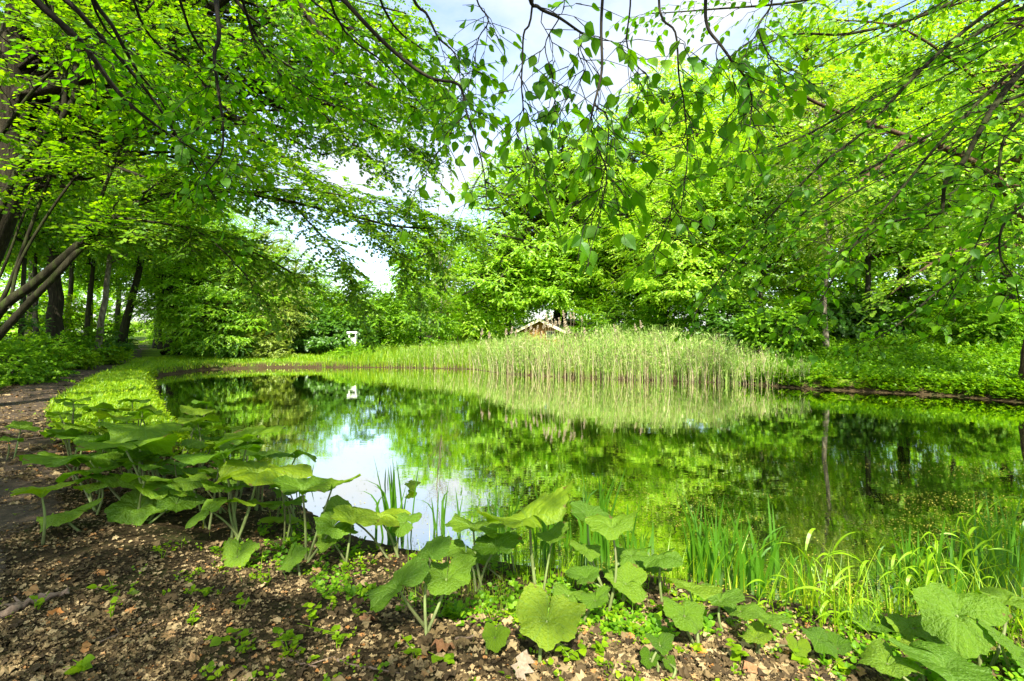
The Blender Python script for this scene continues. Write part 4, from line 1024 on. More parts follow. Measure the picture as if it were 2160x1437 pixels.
# last year's plumed reed stalks, one object each
plumes = [(1066, 706), (1078, 702), (1087, 708), (1108, 700), (1118, 694), (1124, 706), (1132, 700), (1146, 692), (1153, 676), (1157, 690), (1163, 672), (1166, 690), (1172, 686), (1180, 684), (1189, 668), (1191, 682),
          (1193, 692), (1204, 672), (1211, 672), (1199, 702), (1228, 680), (1233, 704), (1140, 712), (1296, 698), (1340, 696), (1352, 690), (1258, 706), (1270, 710), (1015, 706), (1030, 712)]
rs = np.random.RandomState(8)
for k, (px, py) in enumerate(plumes):
    D = 20.3 + rs.uniform(-.6, .8) + (1.2 if px < 1060 else 0)
    x, y, zt = P(px, py, D)
    bx = x + rs.uniform(-.25, .1)
    root = thing('plumed_reed', 'dry feathery plumed reed stalk sticking up from the reed bed', 'reed', (bx, y, 0), 'dry plumed reeds over the reed bed')
    st = spline([(0, 0, -.2), ((x - bx) * .3, 0, zt * .5), (x - bx, 0, zt)], 8)
    g = Geo(); g.tubes(st[None], np.linspace(.006, .003, 8)[None], 4); g.obj('stalk', M['dryreed'], root)
    g = Geo(); top = st[-1]; nb = 60
    tt = rs.uniform(0, 1, nb); o = top + np.stack([-.04 * tt * np.sign(px - 1150), np.zeros(nb), -.05 + .30 * tt], 1)
    az = rs.uniform(0, 6.28, nb); L = .115 * (1 - .65 * tt) * rs.uniform(.7, 1.3, nb)
    d = np.stack([np.cos(az) * .6 + .25, np.sin(az) * .6, .75 * np.ones(nb)], 1)
    g.strips(np.stack([o, o + d * L[:, None] * .5, o + d * L[:, None] - np.array([0, 0, .02])], 1), np.array([[.005, .012, .003]]) * np.ones((nb, 1)), unit(rs.normal(0, 1, (nb, 3)) * np.array([1, .4, .6])))
    g.obj('plume', M['plume'], root)

# ------------------------------------------------------------------ grass, herbs and undergrowth (too many to count)
def blades(rs, B, h, w, lean, k=4):
    n = len(B); g = Geo()
    a = rs.uniform(0, 6.28, n); hd = np.stack([np.cos(a), np.sin(a), np.zeros(n)], 1); l = rs.uniform(.1, lean, n) * h
    t = np.linspace(0, 1, k)
    Pn = B[:, None] + np.array([0, 0, 1.0]) * (h[:, None] * (t - .18 * t ** 2))[..., None] + hd[:, None] * (l[:, None] * t ** 1.8)[..., None]
    th = a + 1.57 + rs.normal(0, .4, n)
    g.strips(Pn, np.linspace(1, .08, k)[None] * w[:, None], np.stack([np.cos(th), np.sin(th), np.zeros(n)], 1))
    return g
def scatter(rs, n, fn):
    """fn(x, y) -> keep probability over the view wedge; density falls with distance like the picture does"""
    xs_, ys_ = [], []
    got = 0
    while got < n:
        D = 1.0 / rs.uniform(1 / 34.0, 1 / 1.9, 20000)
        x = rs.uniform(-1.3, 1.2, 20000) * D
        kp = rs.uniform(0, 1, 20000) < fn(x, D)
        xs_.append(x[kp]); ys_.append(D[kp]); got += kp.sum()
        if len(xs_) > 400: break
    x = np.concatenate(xs_)[:n]; y = np.concatenate(ys_)[:n]
    return np.stack([x, y, height(x, y)], 1)
rs = np.random.RandomState(21)
def lawn_p(x, y):
    d = pond_sd(x, y)
    return sstep(.5, .95, path_off(x, y)) * sstep(7.2, 9, y) * (d > .05) * (d < 4.5) * (x < 1) * (.30 + .70 * (np.sin(x * 2.9 + y) * np.sin(y * 3.7 - x * 1.3) + .5 * np.sin(x * 7.1) > -.25))
B = scatter(rs, 40000, lawn_p)
h = (.04 + .10 * rs.uniform(0, 1, len(B)) ** 1.5 + .0012 * B[:, 1]) * np.where(B[:, 1] > 20, .8, 1.25)
B2 = scatter(rs, 30000, lambda x, y: lawn_p(x, y) * (y > 14)); B = np.vstack([B, B2]); h = np.concatenate([h, .10 + .10 * rs.uniform(0, 1, len(B2))])
tag(blades(rs, B, h, .0018 + .0006 * B[:, 1] * rs.uniform(.6, 1.3, len(B)), .8).obj('grass', M['grass']), 'short bright grass on the strip between path and pond', 'grass', kind='stuff')
def herb(rs, B, leaf, r, n_tw, m, mt, name, lab, flat=.7, lift=.5, wide=1.3, tmpl=RHOMB):
    g = Geo()
    d = rs.normal(0, 1, (len(B), n_tw, 3)); d[..., 2] = np.abs(d[..., 2]) * flat + lift
    d = unit(d)
    L = r[:, None] * rs.uniform(.5, 1.3, (len(B), n_tw))
    O = B[:, None] + 0 * d
    pos, dd, nn, sz = twig_leaves(rs, O.reshape(-1, 3), d.reshape(-1, 3), L.ravel(), m, 1.0, .2, .3)
    sz = sz * np.repeat(leaf, n_tw * m)
    nn = unit(nn * .5 + np.array([0, -.25, .8]))
    g.stamp(tmpl, pos, frames(dd, nn, sz, wide))
    return tag(g.obj(name, M[mt]), lab, name.replace('_', ' '), kind='stuff')
# chickweed like herbs on the near left bank
B = scatter(rs, 3600, lambda x, y: (pond_sd(x, y) > -.02) * (pond_sd(x, y) < 2.6) * sstep(.55, .9, path_off(x, y)) * sstep(6.2, 8, y) * (y < 20) * (x < -3))
herb(rs, B, .022 + .0025 * B[:, 1] * rs.uniform(.5, 1.4, len(B)), .04 + .007 * B[:, 1] * rs.uniform(.2, 1.5, len(B)), 4, 5, 'herb', 'bank_herbs', 'low bright green herbs covering the left pond bank')
# nettles and ground ivy on the right bank
B = scatter(rs, 5200, lambda x, y: (pond_sd(x, y) > 0) * (pond_sd(x, y) < 7.5) * (x > 7.6) * (y > 11) * (y < 24) * (.35 + .65 * (np.sin(x * 1.7) * np.sin(y * 1.4 + x * .4) > -.35)))
herb(rs, B, .05 + .0022 * B[:, 1] * rs.uniform(.4, 1.2, len(B)), .22 + .25 * rs.uniform(0, 1, len(B)) ** 2, 5, 6, 'nettle', 'undergrowth', 'nettles and ground ivy covering the far right bank')
B = scatter(rs, 1100, lambda x, y: (pond_sd(x, y) > .05) * (pond_sd(x, y) < 1.6) * (x > 7.8) * (y > 11) * (y < 20) * (np.sin(x * 3.1 + y) * np.sin(y * 4.3 - x) > -.2))
herb(rs, B, .045 + .03 * rs.uniform(0, 1, len(B)), .08 + .22 * rs.uniform(0, 1, len(B)), 5, 6, 'herb', 'bank_edge_herbs', 'bright herbs hanging over the far right water edge', lift=.2)
# rough grass behind the reeds, along the far edge
B = scatter(rs, 6000, lambda x, y: (pond_sd(x, y) > 0) * (pond_sd(x, y) < 6) * (x > -10) * (x < 10) * (y > 17))
B2 = scatter(rs, 8000, lambda x, y: (pond_sd(x, y) > -.08) * (pond_sd(x, y) < 1.6) * (x > -9.6) * (x < -.3) * (y > 20) * (.3 + .7 * (np.sin(x * 2.7) * np.sin(y * 3.3) > -.3)))
h2 = np.interp(B2[:, 0], [-9.6, -7, -4, -1.5], [.5, .85, 1.1, 1.25]) * rs.uniform(.45, 1.15, len(B2))
hb = np.concatenate([.35 + .35 * rs.uniform(0, 1, len(B)), h2]); B = np.vstack([B, B2])
tag(blades(rs, B, hb, .008 + 0 * B[:, 0], .7).obj('rough_grass', M['grass']), 'rough tall grass behind the reed bed', 'grass', kind='stuff')
# weeds under the left wood
B = scatter(rs, 3400, lambda x, y: (path_off(x, y) < -.75) * (y > 8.5) * (y < 32) * (.25 + .75 * (np.sin(x * 1.3 + 1) * np.sin(y * 1.1) > -.1)) * sstep(8, 13, y))
herb(rs, B, .03 + .0024 * B[:, 1], .14 + .012 * B[:, 1] * rs.uniform(.3, 1.2, len(B)), 4, 5, 'nettle', 'woodland_weeds', 'green weeds on the floor of the left wood')
# small green seedlings and moss leaves over the near ground
near_sd = lambda x, y: pond_sd(x, y)
B = scatter(rs, 420, lambda x, y: (near_sd(x, y) > .02) * (y < 9) * (path_off(x, y) > -3) * (.05 + .95 * (np.sin(x * 2.6 + .6) * np.sin(y * 2.9 + x) > .25)) * (.25 + .75 * sstep(1.4, .3, near_sd(x, y))))
herb(rs, B, .015 + .012 * rs.uniform(0, 1, len(B)), .04 + .04 * rs.uniform(0, 1, len(B)), 3, 3, 'herb', 'seedlings', 'tiny green seedlings scattered over the leaf litter', wide=1.2, tmpl=OVATE)
B = scatter(rs, 480, lambda x, y: (near_sd(x, y) > .05) * (near_sd(x, y) < 1.1) * (y < 6) * (x > -2.2) * (.1 + .9 * (np.sin(x * 3.1 + .6) * np.sin(y * 2.2 + x) > 0)))
herb(rs, B, .020 + .016 * rs.uniform(0, 1, len(B)), .06 + .08 * rs.uniform(0, 1, len(B)), 4, 4, 'nettle', 'ground_ivy', 'dark ground ivy along the near water edge', wide=1.2, tmpl=OVATE)
B = scatter(rs, 1500, lambda x, y: (near_sd(x, y) > -.05) * (y < 7.5) * (path_off(x, y) > -1) * sstep(1.5, .6, near_sd(x, y)) * (.03 + .97 * (np.sin(x * 1.9 + 2) * np.sin(y * 2.4 + x * .6) > .45)))
tag(blades(rs, B, .05 + .09 * rs.uniform(0, 1, len(B)), .0016 + 0 * B[:, 0], 1.2).obj('thin_grass', M['grass']), 'thin grass blades straggling over the near soil', 'grass', kind='stuff')

B = scatter(rs, 620, lambda x, y: (near_sd(x, y) > -.30) * (near_sd(x, y) < .22) * (y < 5) * (x > -.9) * (.25 + .75 * (np.sin(x * 5.1) * np.sin(x * 2.3 + 1) > 0)))
hb = rs.uniform(.15, .52, len(B)) * np.where(B[:, 0] > 1.2, 1.0, .7)
tag(blades(rs, np.minimum(B, [99, 99, .3]), hb, rs.uniform(.003, .006, len(B)), .75, 6).obj('shore_grass', M['grass']), 'loose tall grass blades along the near waterline', 'grass', kind='stuff')

# ------------------------------------------------------------------ leaf litter
rs = np.random.RandomState(31)
g = Geo()
B = scatter(rs, 42000, lambda x, y: (pond_sd(x, y) > .03) * (lawn_p(x, y) < .4) * (y < 17) * (path_off(x, y) > -6) * (.45 + .55 * (np.sin(x * 1.1 + 2) * np.sin(y * 1.6 - x * .5) > -.4)))
B = np.vstack([B, scatter(rs, 7000, lambda x, y: (pond_sd(x, y) > .03) * (lawn_p(x, y) < .5) * (y > 6) * (y < 20) * (path_off(x, y) > -5)), scatter(rs, 9000, lambda x, y: (pond_sd(x, y) > .3) * (y > 3.5) * (y < 12) * (x < -3) * (lawn_p(x, y) < .5))]); rs.shuffle(B)
tm = [oak_dead(rs) for _ in range(8)]
for k in range(8):
    b_ = B[k::8]
    n = len(b_)
    a = rs.uniform(0, 6.28, n)
    d = np.stack([np.cos(a), np.sin(a), rs.normal(.02, .16, n)], 1)
    nn = np.array([0, 0, 1.0]) + rs.normal(0, .28, (n, 3))
    sz = np.where(rs.uniform(0, 1, n) < np.where(b_[:, 0] > -.5, .12, .035), rs.uniform(.05, .09, n), rs.uniform(.011, .038, n)) * np.where(b_[:, 1] > 5, 2.0, 1)
    b_ = b_ + np.array([0, 0, .006])
    g.stamp(tm[k], b_, frames(d, nn, sz, 1.1))
tag(g.obj('leaf_litter', M['litter']), 'brown dead oak leaves littering the near ground and path', 'leaf litter', kind='stuff')
# specks drifting on the water
M['speck'] = leaf_mat('pond_speck', [(0, G(.10, .13, .03)), (.6, G(.20, .22, .07)), (1, G(.34, .33, .18))], tmix=.1, gloss=.1)
g = Geo()
n = 16000
D = 1 / rs.uniform(1 / 22.0, 1 / 3.0, n * 3); x = rs.uniform(-1.02, 1.05, n * 3) * D
cl = np.sin(x * 1.3 + D * .4) * np.sin(D * 2.1 - x * .5) + .45 * np.sin(D * 5.1 + x)
kp = (pond_sd(x, D) < 0) & (rs.uniform(0, 1, n * 3) < .10 + .9 * (cl > .05) * sstep(13, 5, D) * sstep(-2.5, .5, x))
x, D = x[kp][:n], D[kp][:n]
th = np.arange(6) * np.pi / 3
DISC = (np.vstack([[0, 0, 0], np.stack([np.cos(th), np.sin(th), 0 * th], 1)]), [], [[0, i + 1, (i + 1) % 6 + 1] for i in range(6)])
nn = np.tile([0, 0, 1.0], (len(x), 1)); a = rs.uniform(0, 6.28, len(x))
g.stamp(DISC, np.stack([x, D, .005 + 0 * x], 1), frames(np.stack([np.cos(a), np.sin(a), 0 * a], 1), nn, rs.uniform(.0025, .008, len(x)) * (1 + D * .05), .6))
tag(g.obj('pond_specks', M['speck']), 'pale specks and duckweed drifting on the water', 'duckweed', kind='stuff')

# ------------------------------------------------------------------ butterbur
def blade_geo(rs, fun=.16, drop=.10, wav=.07, fold=0.0, curl=0.0, side=0.0):
    """kidney shaped butterbur leaf, unit radius, stalk joins at the origin, front lobe along +Y"""
    rho = np.array([.03, .10, .2, .34, .5, .66, .82, .93, 1.0])
    th = np.linspace(-math.pi + .05, math.pi - .05, 57)
    ph = rs.uniform(0, 6.28, 4)
    out = 1 + .03 * np.sin(26 * th + ph[0]) + .075 * np.sin(7 * th + ph[1]) + .06 * np.sin(3 * th + ph[2])
    at = np.abs(th)
    out *= .86 + .20 * np.exp(-((at - 2.25) / .55) ** 2) - .22 * np.exp(-((at - math.pi) / .22) ** 2)
    V = []
    for r in rho:
        R_ = r * out
        z = fun * (1 - np.exp(-(r / .2) ** 2)) - fun - drop * r ** 2.2 + wav * r ** 2 * np.sin(3 * th + ph[2]) + .6 * wav * r ** 2 * np.sin(5 * th + ph[3]) + .022 * r * np.cos(12 * th) + .02 * r ** 3 * np.sin(19 * th + ph[1])
        z = z + fold * np.abs(np.sin(th)) * r + curl * r ** 6 * np.sin(2 * th + ph[0]) + side * np.sin(th) * r ** 2
        z = z + .22 * np.exp(-((at - math.pi) / .5) ** 2) * r * (1 - r)
        V.append(np.stack([R_ * np.sin(th), R_ * np.cos(th), z], 1))
    V = np.array(V); k, n = len(rho), len(th)
    ii = np.arange(k * n).reshape(k, n)
    Q = np.stack([ii[:-1, :-1], ii[:-1, 1:], ii[1:, 1:], ii[1:, :-1]], -1).reshape(-1, 4)
    return V.reshape(-1, 3), Q
rs = np.random.RandomState(77)
BL = []
for k in range(14):
    V, Q = blade_geo(rs, rs.uniform(.14, .26), rs.uniform(-.06, .14), rs.uniform(.05, .12), rs.uniform(-.18, .34), rs.uniform(-.12, .14), rs.uniform(-.16, .16))
    g = Geo(); g.add(V, Q)
    BL.append(g.mesh('butterbur_blade', M['butterbur'], True, {'flat_u': V[:, 0], 'flat_v': V[:, 1]}))

def butterbur(label, foot, leaves, group=None, seed=0):
    """foot: photo pixel of the clump's foot; leaves: (px, py, width px, tilt to camera deg, roll deg, yaw deg, depth shift m)"""
    rs = np.random.RandomState(seed)
    fx, fy, fz = foot if len(foot) == 3 else ground_hit(*foot)
    root = thing('butterbur', label, 'plant', (fx, fy, fz), group)
    for (px, py, wpx, tilt, roll, yaw, dd) in leaves:
        D = fy + dd
        c = np.array(P(px, py, D)) - np.array((fx, fy, fz))
        r = wpx / F * D / 2 * .88
        R_ = Matrix.Rotation(rad(roll), 3, 'Y') @ Matrix.Rotation(rad(tilt * 1.05 - 12), 3, 'X') @ Matrix.Rotation(rad(yaw), 3, 'Z')
        lf = bpy.data.objects.new('leaf', BL[rs.randint(14)])
        COL.objects.link(lf)
        lf.parent = root
        lf.location = Vector(c)
        lf.rotation_euler = R_.to_euler()
        lf.scale = (r, r, r)
        base = np.array([rs.normal(0, .03), rs.normal(0, .03), -.03])
        at = c + np.array(R_ @ Vector((0, 0, -.16 * r)))
        st = spline([base, base * .5 + at * .5 + np.array([rs.normal(0, .02), rs.normal(0, .02), .03]), at], 8)
        g = Geo(); g.tubes(st[None], np.linspace(.011, .006, 8)[None] * min(1.25, .6 + r * 2.0), 7)
        g.obj('stalk', M['petiole'], root, smooth=True)

# named plants: foot pixel, leaves
single = [
    ('butterbur with a round upturned leaf and a dark hole at its middle', (1133, 1392), [(1155, 1302, 168, 38, 4, 170, .0)]),
    ('tallest middle butterbur with one broad leaf tilted up like a dish on a thick stalk', (1135, 1255), [(1112, 1092, 235, 4, -20, 30, .05), (1165, 1125, 90, 10, -15, 60, .1)]),
    ('butterbur with a flat crinkled leaf and a drooping pale one beside the tallest plant', (1010, 1250), [(1045, 1150, 120, 18, -12, 20, 0), (1000, 1110, 150, 8, 6, 80, .15), (985, 1160, 100, 12, 15, 200, .1)]),
    ('butterbur with a wide funnel leaf whose folded neighbour leans far to the left', (900, 1340), [(942, 1213, 136, 30, 4, 175, .1), (833, 1235, 165, 22, -38, 40, .0), (905, 1165, 120, 20, -30, 10, .15)]),
    ('butterbur with a wavy notched leaf over a yellow green one, near the sword leaves', (1297, 1290), [(1290, 1105, 132, 14, -8, 170, .05), (1240, 1085, 105, 24, 10, 20, .35), (1322, 1225, 112, 26, 10, 80, .0), (1235, 1215, 84, 12, -10, 300, -.05), (1235, 1160, 80, 16, 20, 200, .1)]),
    ('butterbur with one small level leaf on a reddish stalk at the waterline', (1391, 1275), [(1392, 1172, 112, 4, -10, 100, 0)]),
    ('butterbur pair with a heart shaped leaf showing its dark centre, by the orange dead leaf', (1470, 1370), [(1445, 1293, 104, 34, 3, 178, 0), (1455, 1235, 130, 6, 8, 90, .2)]),
    ('low butterbur rosette of small rounded leaves at the bottom edge', (1385, 1420), [(1393, 1358, 66, 24, 5, 190, .02), (1370, 1388, 50, 42, -20, 150, 0), (1415, 1400, 44, 40, 24, 220, 0)]),
    ('butterbur with hanging young leaf beside the round upturned leaf', (1045, 1385), [(1045, 1345, 66, 64, 8, 180, 0)]),
    ('butterbur with three pale wavy leaves between the tall grass shoots', (1625, 1390), [(1618, 1302, 104, 10, 4, 40, .05), (1595, 1340, 76, 12, -8, 200, 0), (1682, 1365, 58, 40, 12, 160, 0)]),
    ('butterbur with a split pale leaf in front of the open water', (1850, 1350), [(1838, 1303, 130, 10, 10, 60, .1)]),
    ('largest sunlit butterbur leaf standing tilted by the right edge', (2060, 1420), [(2018, 1290, 180, 36, -22, 30, .05), (2125, 1262, 130, 8, 3, 110, .2)]),
    ('butterbur with a drooping veined leaf at the right edge', (2155, 1435), [(2113, 1342, 104, 30, 28, 150, .0), (2180, 1400, 120, 24, 10, 100, -.05)]),
    ('two overlapping wide butterbur leaves in the right bottom corner', (1960, 1475), [(1870, 1392, 128, 16, -4, 120, .05), (1995, 1398, 205, 12, 4, 200, .0), (1925, 1372, 110, 14, 4, 10, .15)]),
    ('butterbur with a small rounded fallen leaf under the twin stalks', (505, 1190), [(497, 1172, 98, 46, -6, 180, -.02)]),
    ('butterbur with one leaning oval leaf close to the ground by the seedlings', (618, 1215), [(612, 1175, 78, 40, -34, 150, 0)]),
    ('butterbur of three dark leaves at the waterline beside the first sword leaves', (640, 1185), [(640, 1030, 150, 10, 8, 60, .05), (700, 1020, 130, 6, -6, 20, .1), (705, 1105, 110, 24, 26, 150, .0)]),
    ('butterbur with upright folded leaf and two level ones near the water edge', (830, 1180), [(800, 1083, 145, 10, 8, 80, .05), (852, 1098, 80, 30, -10, 60, .0), (720, 1075, 90, 16, 10, 300, .1)]),
    ('slim butterbur with a single pointed leaf in front of the white reflection', (850, 1150), [(888, 1036, 92, 14, 18, 20, .1)]),
    ('twin stalked butterbur with wide flat parasol leaves over the white fallen petals', (500, 1145), [(470, 955, 180, 8, -14, 20, .05), (548, 985, 210, 6, 10, 70, .0), (520, 918, 170, 10, -16, 150, .3), (440, 1070, 110, 22, -20, 30, -.1)]),
    ('lone butterbur with a split leaf on a bare stalk at the left edge', (72, 1152), [(88, 1038, 125, 8, -6, 60, 0)]),
    ('butterbur with two lobed pale leaf beside the lone one', (168, 1125), [(140, 1080, 128, 12, -14, 100, 0)]),
    ('butterbur with large torn leaves on the near side of the colony', (310, 1100), [(290, 1062, 140, 24, 6, 150, 0), (352, 1030, 130, 10, 12, 40, .1), (375, 1055, 110, 18, 20, 200, .0)]),
    ('butterbur with a tall dark stalk and broad level leaf in the middle of the colony', (300, 1095), [(265, 935, 200, 5, -6, 60, .1), (190, 960, 150, 6, 4, 10, .3), (300, 900, 170, 6, 8, 120, .6)]),
    ('butterbur with rounded leaf on a pale stalk left in the colony', (215, 1085), [(215, 1015, 110, 12, -6, 170, 0), (140, 965, 190, 4, 2, 70, .4)]),
    ('butterbur with two middle sized leaves on the dark soil, behind the round upturned leaf', (1215, 1325), [(1200, 1250, 92, 16, 10, 40, .05), (1255, 1262, 78, 20, -12, 160, .0)]),
    ('butterbur with three overlapping leaves between the wavy notched plant and the water', (1345, 1255), [(1330, 1165, 100, 14, -10, 70, .05), (1385, 1190, 84, 12, 14, 200, .0), (1310, 1205, 72, 22, 4, 120, -.05)]),
    ('butterbur with pale dished leaf in front of the thick arching sword leaves', (1530, 1335), [(1520, 1262, 104, 18, 8, 150, .0), (1560, 1285, 76, 14, -14, 60, .05)]),
    ('butterbur with leaning leaves at the foot of the reed grass, by the pale wavy ones', (1735, 1400), [(1728, 1345, 88, 20, 16, 100, .0), (1765, 1362, 66, 26, -10, 220, .0)]),
    ('butterbur with small level leaves at the waterline under the crinkled plant', (1085, 1215), [(1075, 1130, 84, 8, 12, 10, .1), (1020, 1185, 80, 14, -8, 90, .0)]),
    ('butterbur with a broad drooping leaf just right of the three dark leaves', (735, 1195), [(745, 1095, 120, 12, 14, 30, .05), (700, 1140, 84, 22, -16, 170, .0)]),
    ('butterbur with a bright leaf half hiding the sunlit one at the right', (1935, 1380), [(1925, 1318, 112, 18, -6, 60, .1), (1968, 1345, 80, 24, 12, 140, .0)]),
    ('small pale butterbur at the far left side of the colony', (12, 975), [(18, 925, 56, 8, 4, 60, 0), (45, 900, 70, 8, 10, 160, .3)]),
]
for k, (lab, foot, lv) in enumerate(single):
    butterbur(lab, foot, lv, 'butterbur along the near bank', 300 + k)
# the rest of the colony on the left, plants standing behind one another
rs = np.random.RandomState(401)
spots = []
tries = 0
while len(spots) < 34 and tries < 6000:
    tries += 1
    y = rs.uniform(4.1, 6.9); d0 = rs.uniform(.15, 2.2)
    x = np.interp(y, [3.9, 4.4, 4.86, 5.9, 7.4, 9.0], [-.6, -1.45, -1.93, -2.9, -4.4, -5.9]) - d0
    if x < -1.05 * y or pond_sd(np.array([x]), np.array([y]))[0] < .12: continue
    if any((x - a) ** 2 + (y - b_) ** 2 < .30 ** 2 for a, b_ in spots): continue
    spots.append((x, y))
spots.sort(key=lambda s: s[1])
look = ['level', 'drooping', 'wavy edged', 'cupped', 'torn', 'broad', 'narrow', 'curled', 'lobed']
for k, (x, y) in enumerate(spots):
    z = hz(x, y); lv = []
    nl = rs.randint(2, 4)
    for q in range(nl):
        hgt = rs.uniform(.36, .66) * (1.0 if y > 4.6 else .85) - .12 * q
        ang = rs.uniform(0, 6.28); rr = rs.uniform(.05, .22)
        cx_, cy_ = x + rr * math.cos(ang), y + rr * math.sin(ang)
        px = CX + F * cx_ / cy_; py = HY + (CZ - z - hgt) * F / cy_
        lv.append((px, py, rs.uniform(.30, .56) * F / cy_, rs.uniform(-8, 8), rs.uniform(-14, 14), rs.uniform(0, 360), cy_ - y))
    butterbur('leafy butterbur standing in the dense middle of the colony by the left water edge', (x, y, z), lv, 'butterbur colony on the left bank', 500 + k)

# ------------------------------------------------------------------ sword leaves and grass shoots at the waterline
def sword_tuft(label, px, py, hpx, n, seed, spread=.12, lean=.36, w=.011, group='sword leaf tufts along the near waterline', water=True):
    rs = np.random.RandomState(seed)
    x, y, z = water_hit(px, py) if water else ground_hit(px, py)
    root = tag(bpy.data.objects.new('sword_leaf_tuft', None), label, 'plant', group)
    root.location = (x, y, z); COL.objects.link(root)
    H = hpx / F * y
    for q in range(n):
        h = H * rs.uniform(.55, 1.05)
        b0 = np.array([rs.normal(0, spread * .5), rs.normal(0, spread * .5), -.12])
        a = rs.uniform(0, 6.28); l = rs.uniform(.02, lean) * h
        bend = rs.uniform(0, 1) < .28
        t = np.linspace(0, 1, 9)
        Pn = b0 + np.stack([math.cos(a) * l * t ** 1.6, math.sin(a) * l * t ** 1.6, (h + .12) * t], 1)
        if bend:
            Pn[6:, 2] -= (h * np.array([.03, .12, .26])); Pn[6:, 0] += math.cos(a) * h * np.array([.05, .13, .22])
        g = Geo(); th = rs.uniform(-.9, .9)
        ws = np.array([.7, .9, 1, 1, .95, .85, .65, .4, .04]) * w * rs.uniform(.7, 1.2)
        g.strips(Pn[None], ws[None], np.array([[math.cos(th), math.sin(th), 0]]))
        g.obj('blade', M['iris'], root)
tufts = [(832, 1135, 178, 16, 'dense tuft of sword leaves in front of the white sky reflection'), (936, 1120, 118, 8, 'thin sword leaf tuft right of the dense one'), (1030, 1150, 90, 6, 'short sword leaves behind the crinkled butterbur'),
         (1062, 1165, 155, 10, 'sword leaves behind the left side of the tallest butterbur'), (1150, 1170, 170, 12, 'sword leaves rising directly behind the tallest butterbur'), (1182, 1160, 100, 6, 'small sword leaf tuft on the right of the tallest butterbur'),
         (1252, 1180, 200, 13, 'tall spread sword leaves behind the wavy notched butterbur'), (1300, 1185, 170, 9, 'sword leaves between the wavy butterbur and the open water'), (1345, 1190, 120, 6, 'last few sword leaves before the open water gap'),
         (1362, 1160, 70, 4, 'tiny sword leaf tuft standing in open water'), (1500, 1230, 185, 16, 'thick arching sword leaf tuft left of the grass shoots'), (1560, 1240, 170, 14, 'second thick sword leaf tuft beside the grass shoots'),
         (1622, 1225, 170, 9, 'sword leaves reaching up behind the grass shoots'), (1880, 1255, 90, 7, 'short stiff sword leaves alone in the dark water'), (1945, 1262, 150, 10, 'sword leaves with yellow green tips right of the short stiff ones'),
         (2020, 1235, 150, 10, 'upright narrow sword leaves in the dark water'), (2065, 1235, 170, 12, 'broad sword leaves at the right among the bent grass'), (2125, 1240, 190, 14, 'dense sword leaf tuft at the right edge'),
         (1470, 1215, 170, 9, 'loose sword leaves left of the thick arching tuft'), (1535, 1195, 130, 8, 'sword leaves standing further out behind the thick tuft'), (1590, 1250, 140, 8, 'sword leaves leaning between the second thick tuft and the grass shoots'),
         (1680, 1255, 130, 7, 'thin sword leaves in the water right of the grass shoots'), (1905, 1230, 130, 8, 'yellowish sword leaves out in the dark water'), (1985, 1270, 190, 12, 'tall sword leaves behind the bushy reed grass'),
         (2095, 1215, 180, 12, 'thick far sword leaf tuft at the dark trunk reflection'), (2150, 1225, 200, 14, 'sword leaves half cut off by the right picture edge'), (2040, 1255, 140, 9, 'bent sword leaves between the reed grass stems'),
         (645, 1020, 60, 5, 'few sword leaves over the butterbur, touching the bright reflection'), (820, 1020, 40, 3, 'fine bent blades standing in the bright reflection')]
for k, (px, py, h, n, lab) in enumerate(tufts):
    sword_tuft(lab, px, py, h, n, 700 + k)

def grass_shoot(label, px, py, hpx, seed, nst=1):
    rs = np.random.RandomState(seed)
    x, y, z = ground_hit(px, py)
    if z < 0: x, y, z = water_hit(px, py)
    root = thing('reed_grass', label, 'grass shoot', (x, y, z), 'reed grass shoots along the near waterline')
    for s in range(nst):
        H = hpx / F * y * rs.uniform(.8, 1.05)
        b0 = np.array([rs.normal(0, .03), rs.normal(0, .03), -.05])
        l = rs.normal(-.04, .07)
        st = spline([b0, b0 + [l * .4, 0, H * .5], b0 + [l, rs.normal(0, .03), H * .86]], 9)
        g = Geo(); g.tubes(st[None], np.linspace(.0038, .0018, 9)[None], 5); g.obj('stem', M['herb'], root)
        side = rs.choice([-1, 1])
        for q, f in enumerate(np.linspace(.28, 1, 5)):
            o = np.array([np.interp(f, np.linspace(0, 1, 9), st[:, j]) for j in range(3)])
            side = -side; az = (0 if side > 0 else math.pi) + rs.normal(0, .5)
            L = H * rs.uniform(.30, .48); el = rs.uniform(.9, 1.3)
            u = np.linspace(0, 1, 9)
            hd = np.array([math.cos(az), math.sin(az), 0])
            LP = o + hd * (L * (np.cos(el) * u + .28 * u ** 2))[:, None] + np.array([0, 0, 1]) * (L * (np.sin(el) * u - rs.uniform(.55, 1.0) * u ** 2.2))[:, None]
            g = Geo(); sd = unit(np.cross(hd, [0, 0, 1.0]) + np.array([0, 0, rs.normal(0, .3)]) + hd * rs.normal(0, .5))
            g.strips(LP[None], (np.array([.5, .85, 1, 1, .95, .8, .6, .35, .04]) * .0085 * rs.uniform(.8, 1.2))[None], sd[None])
            g.obj('blade', M['grass'], root)
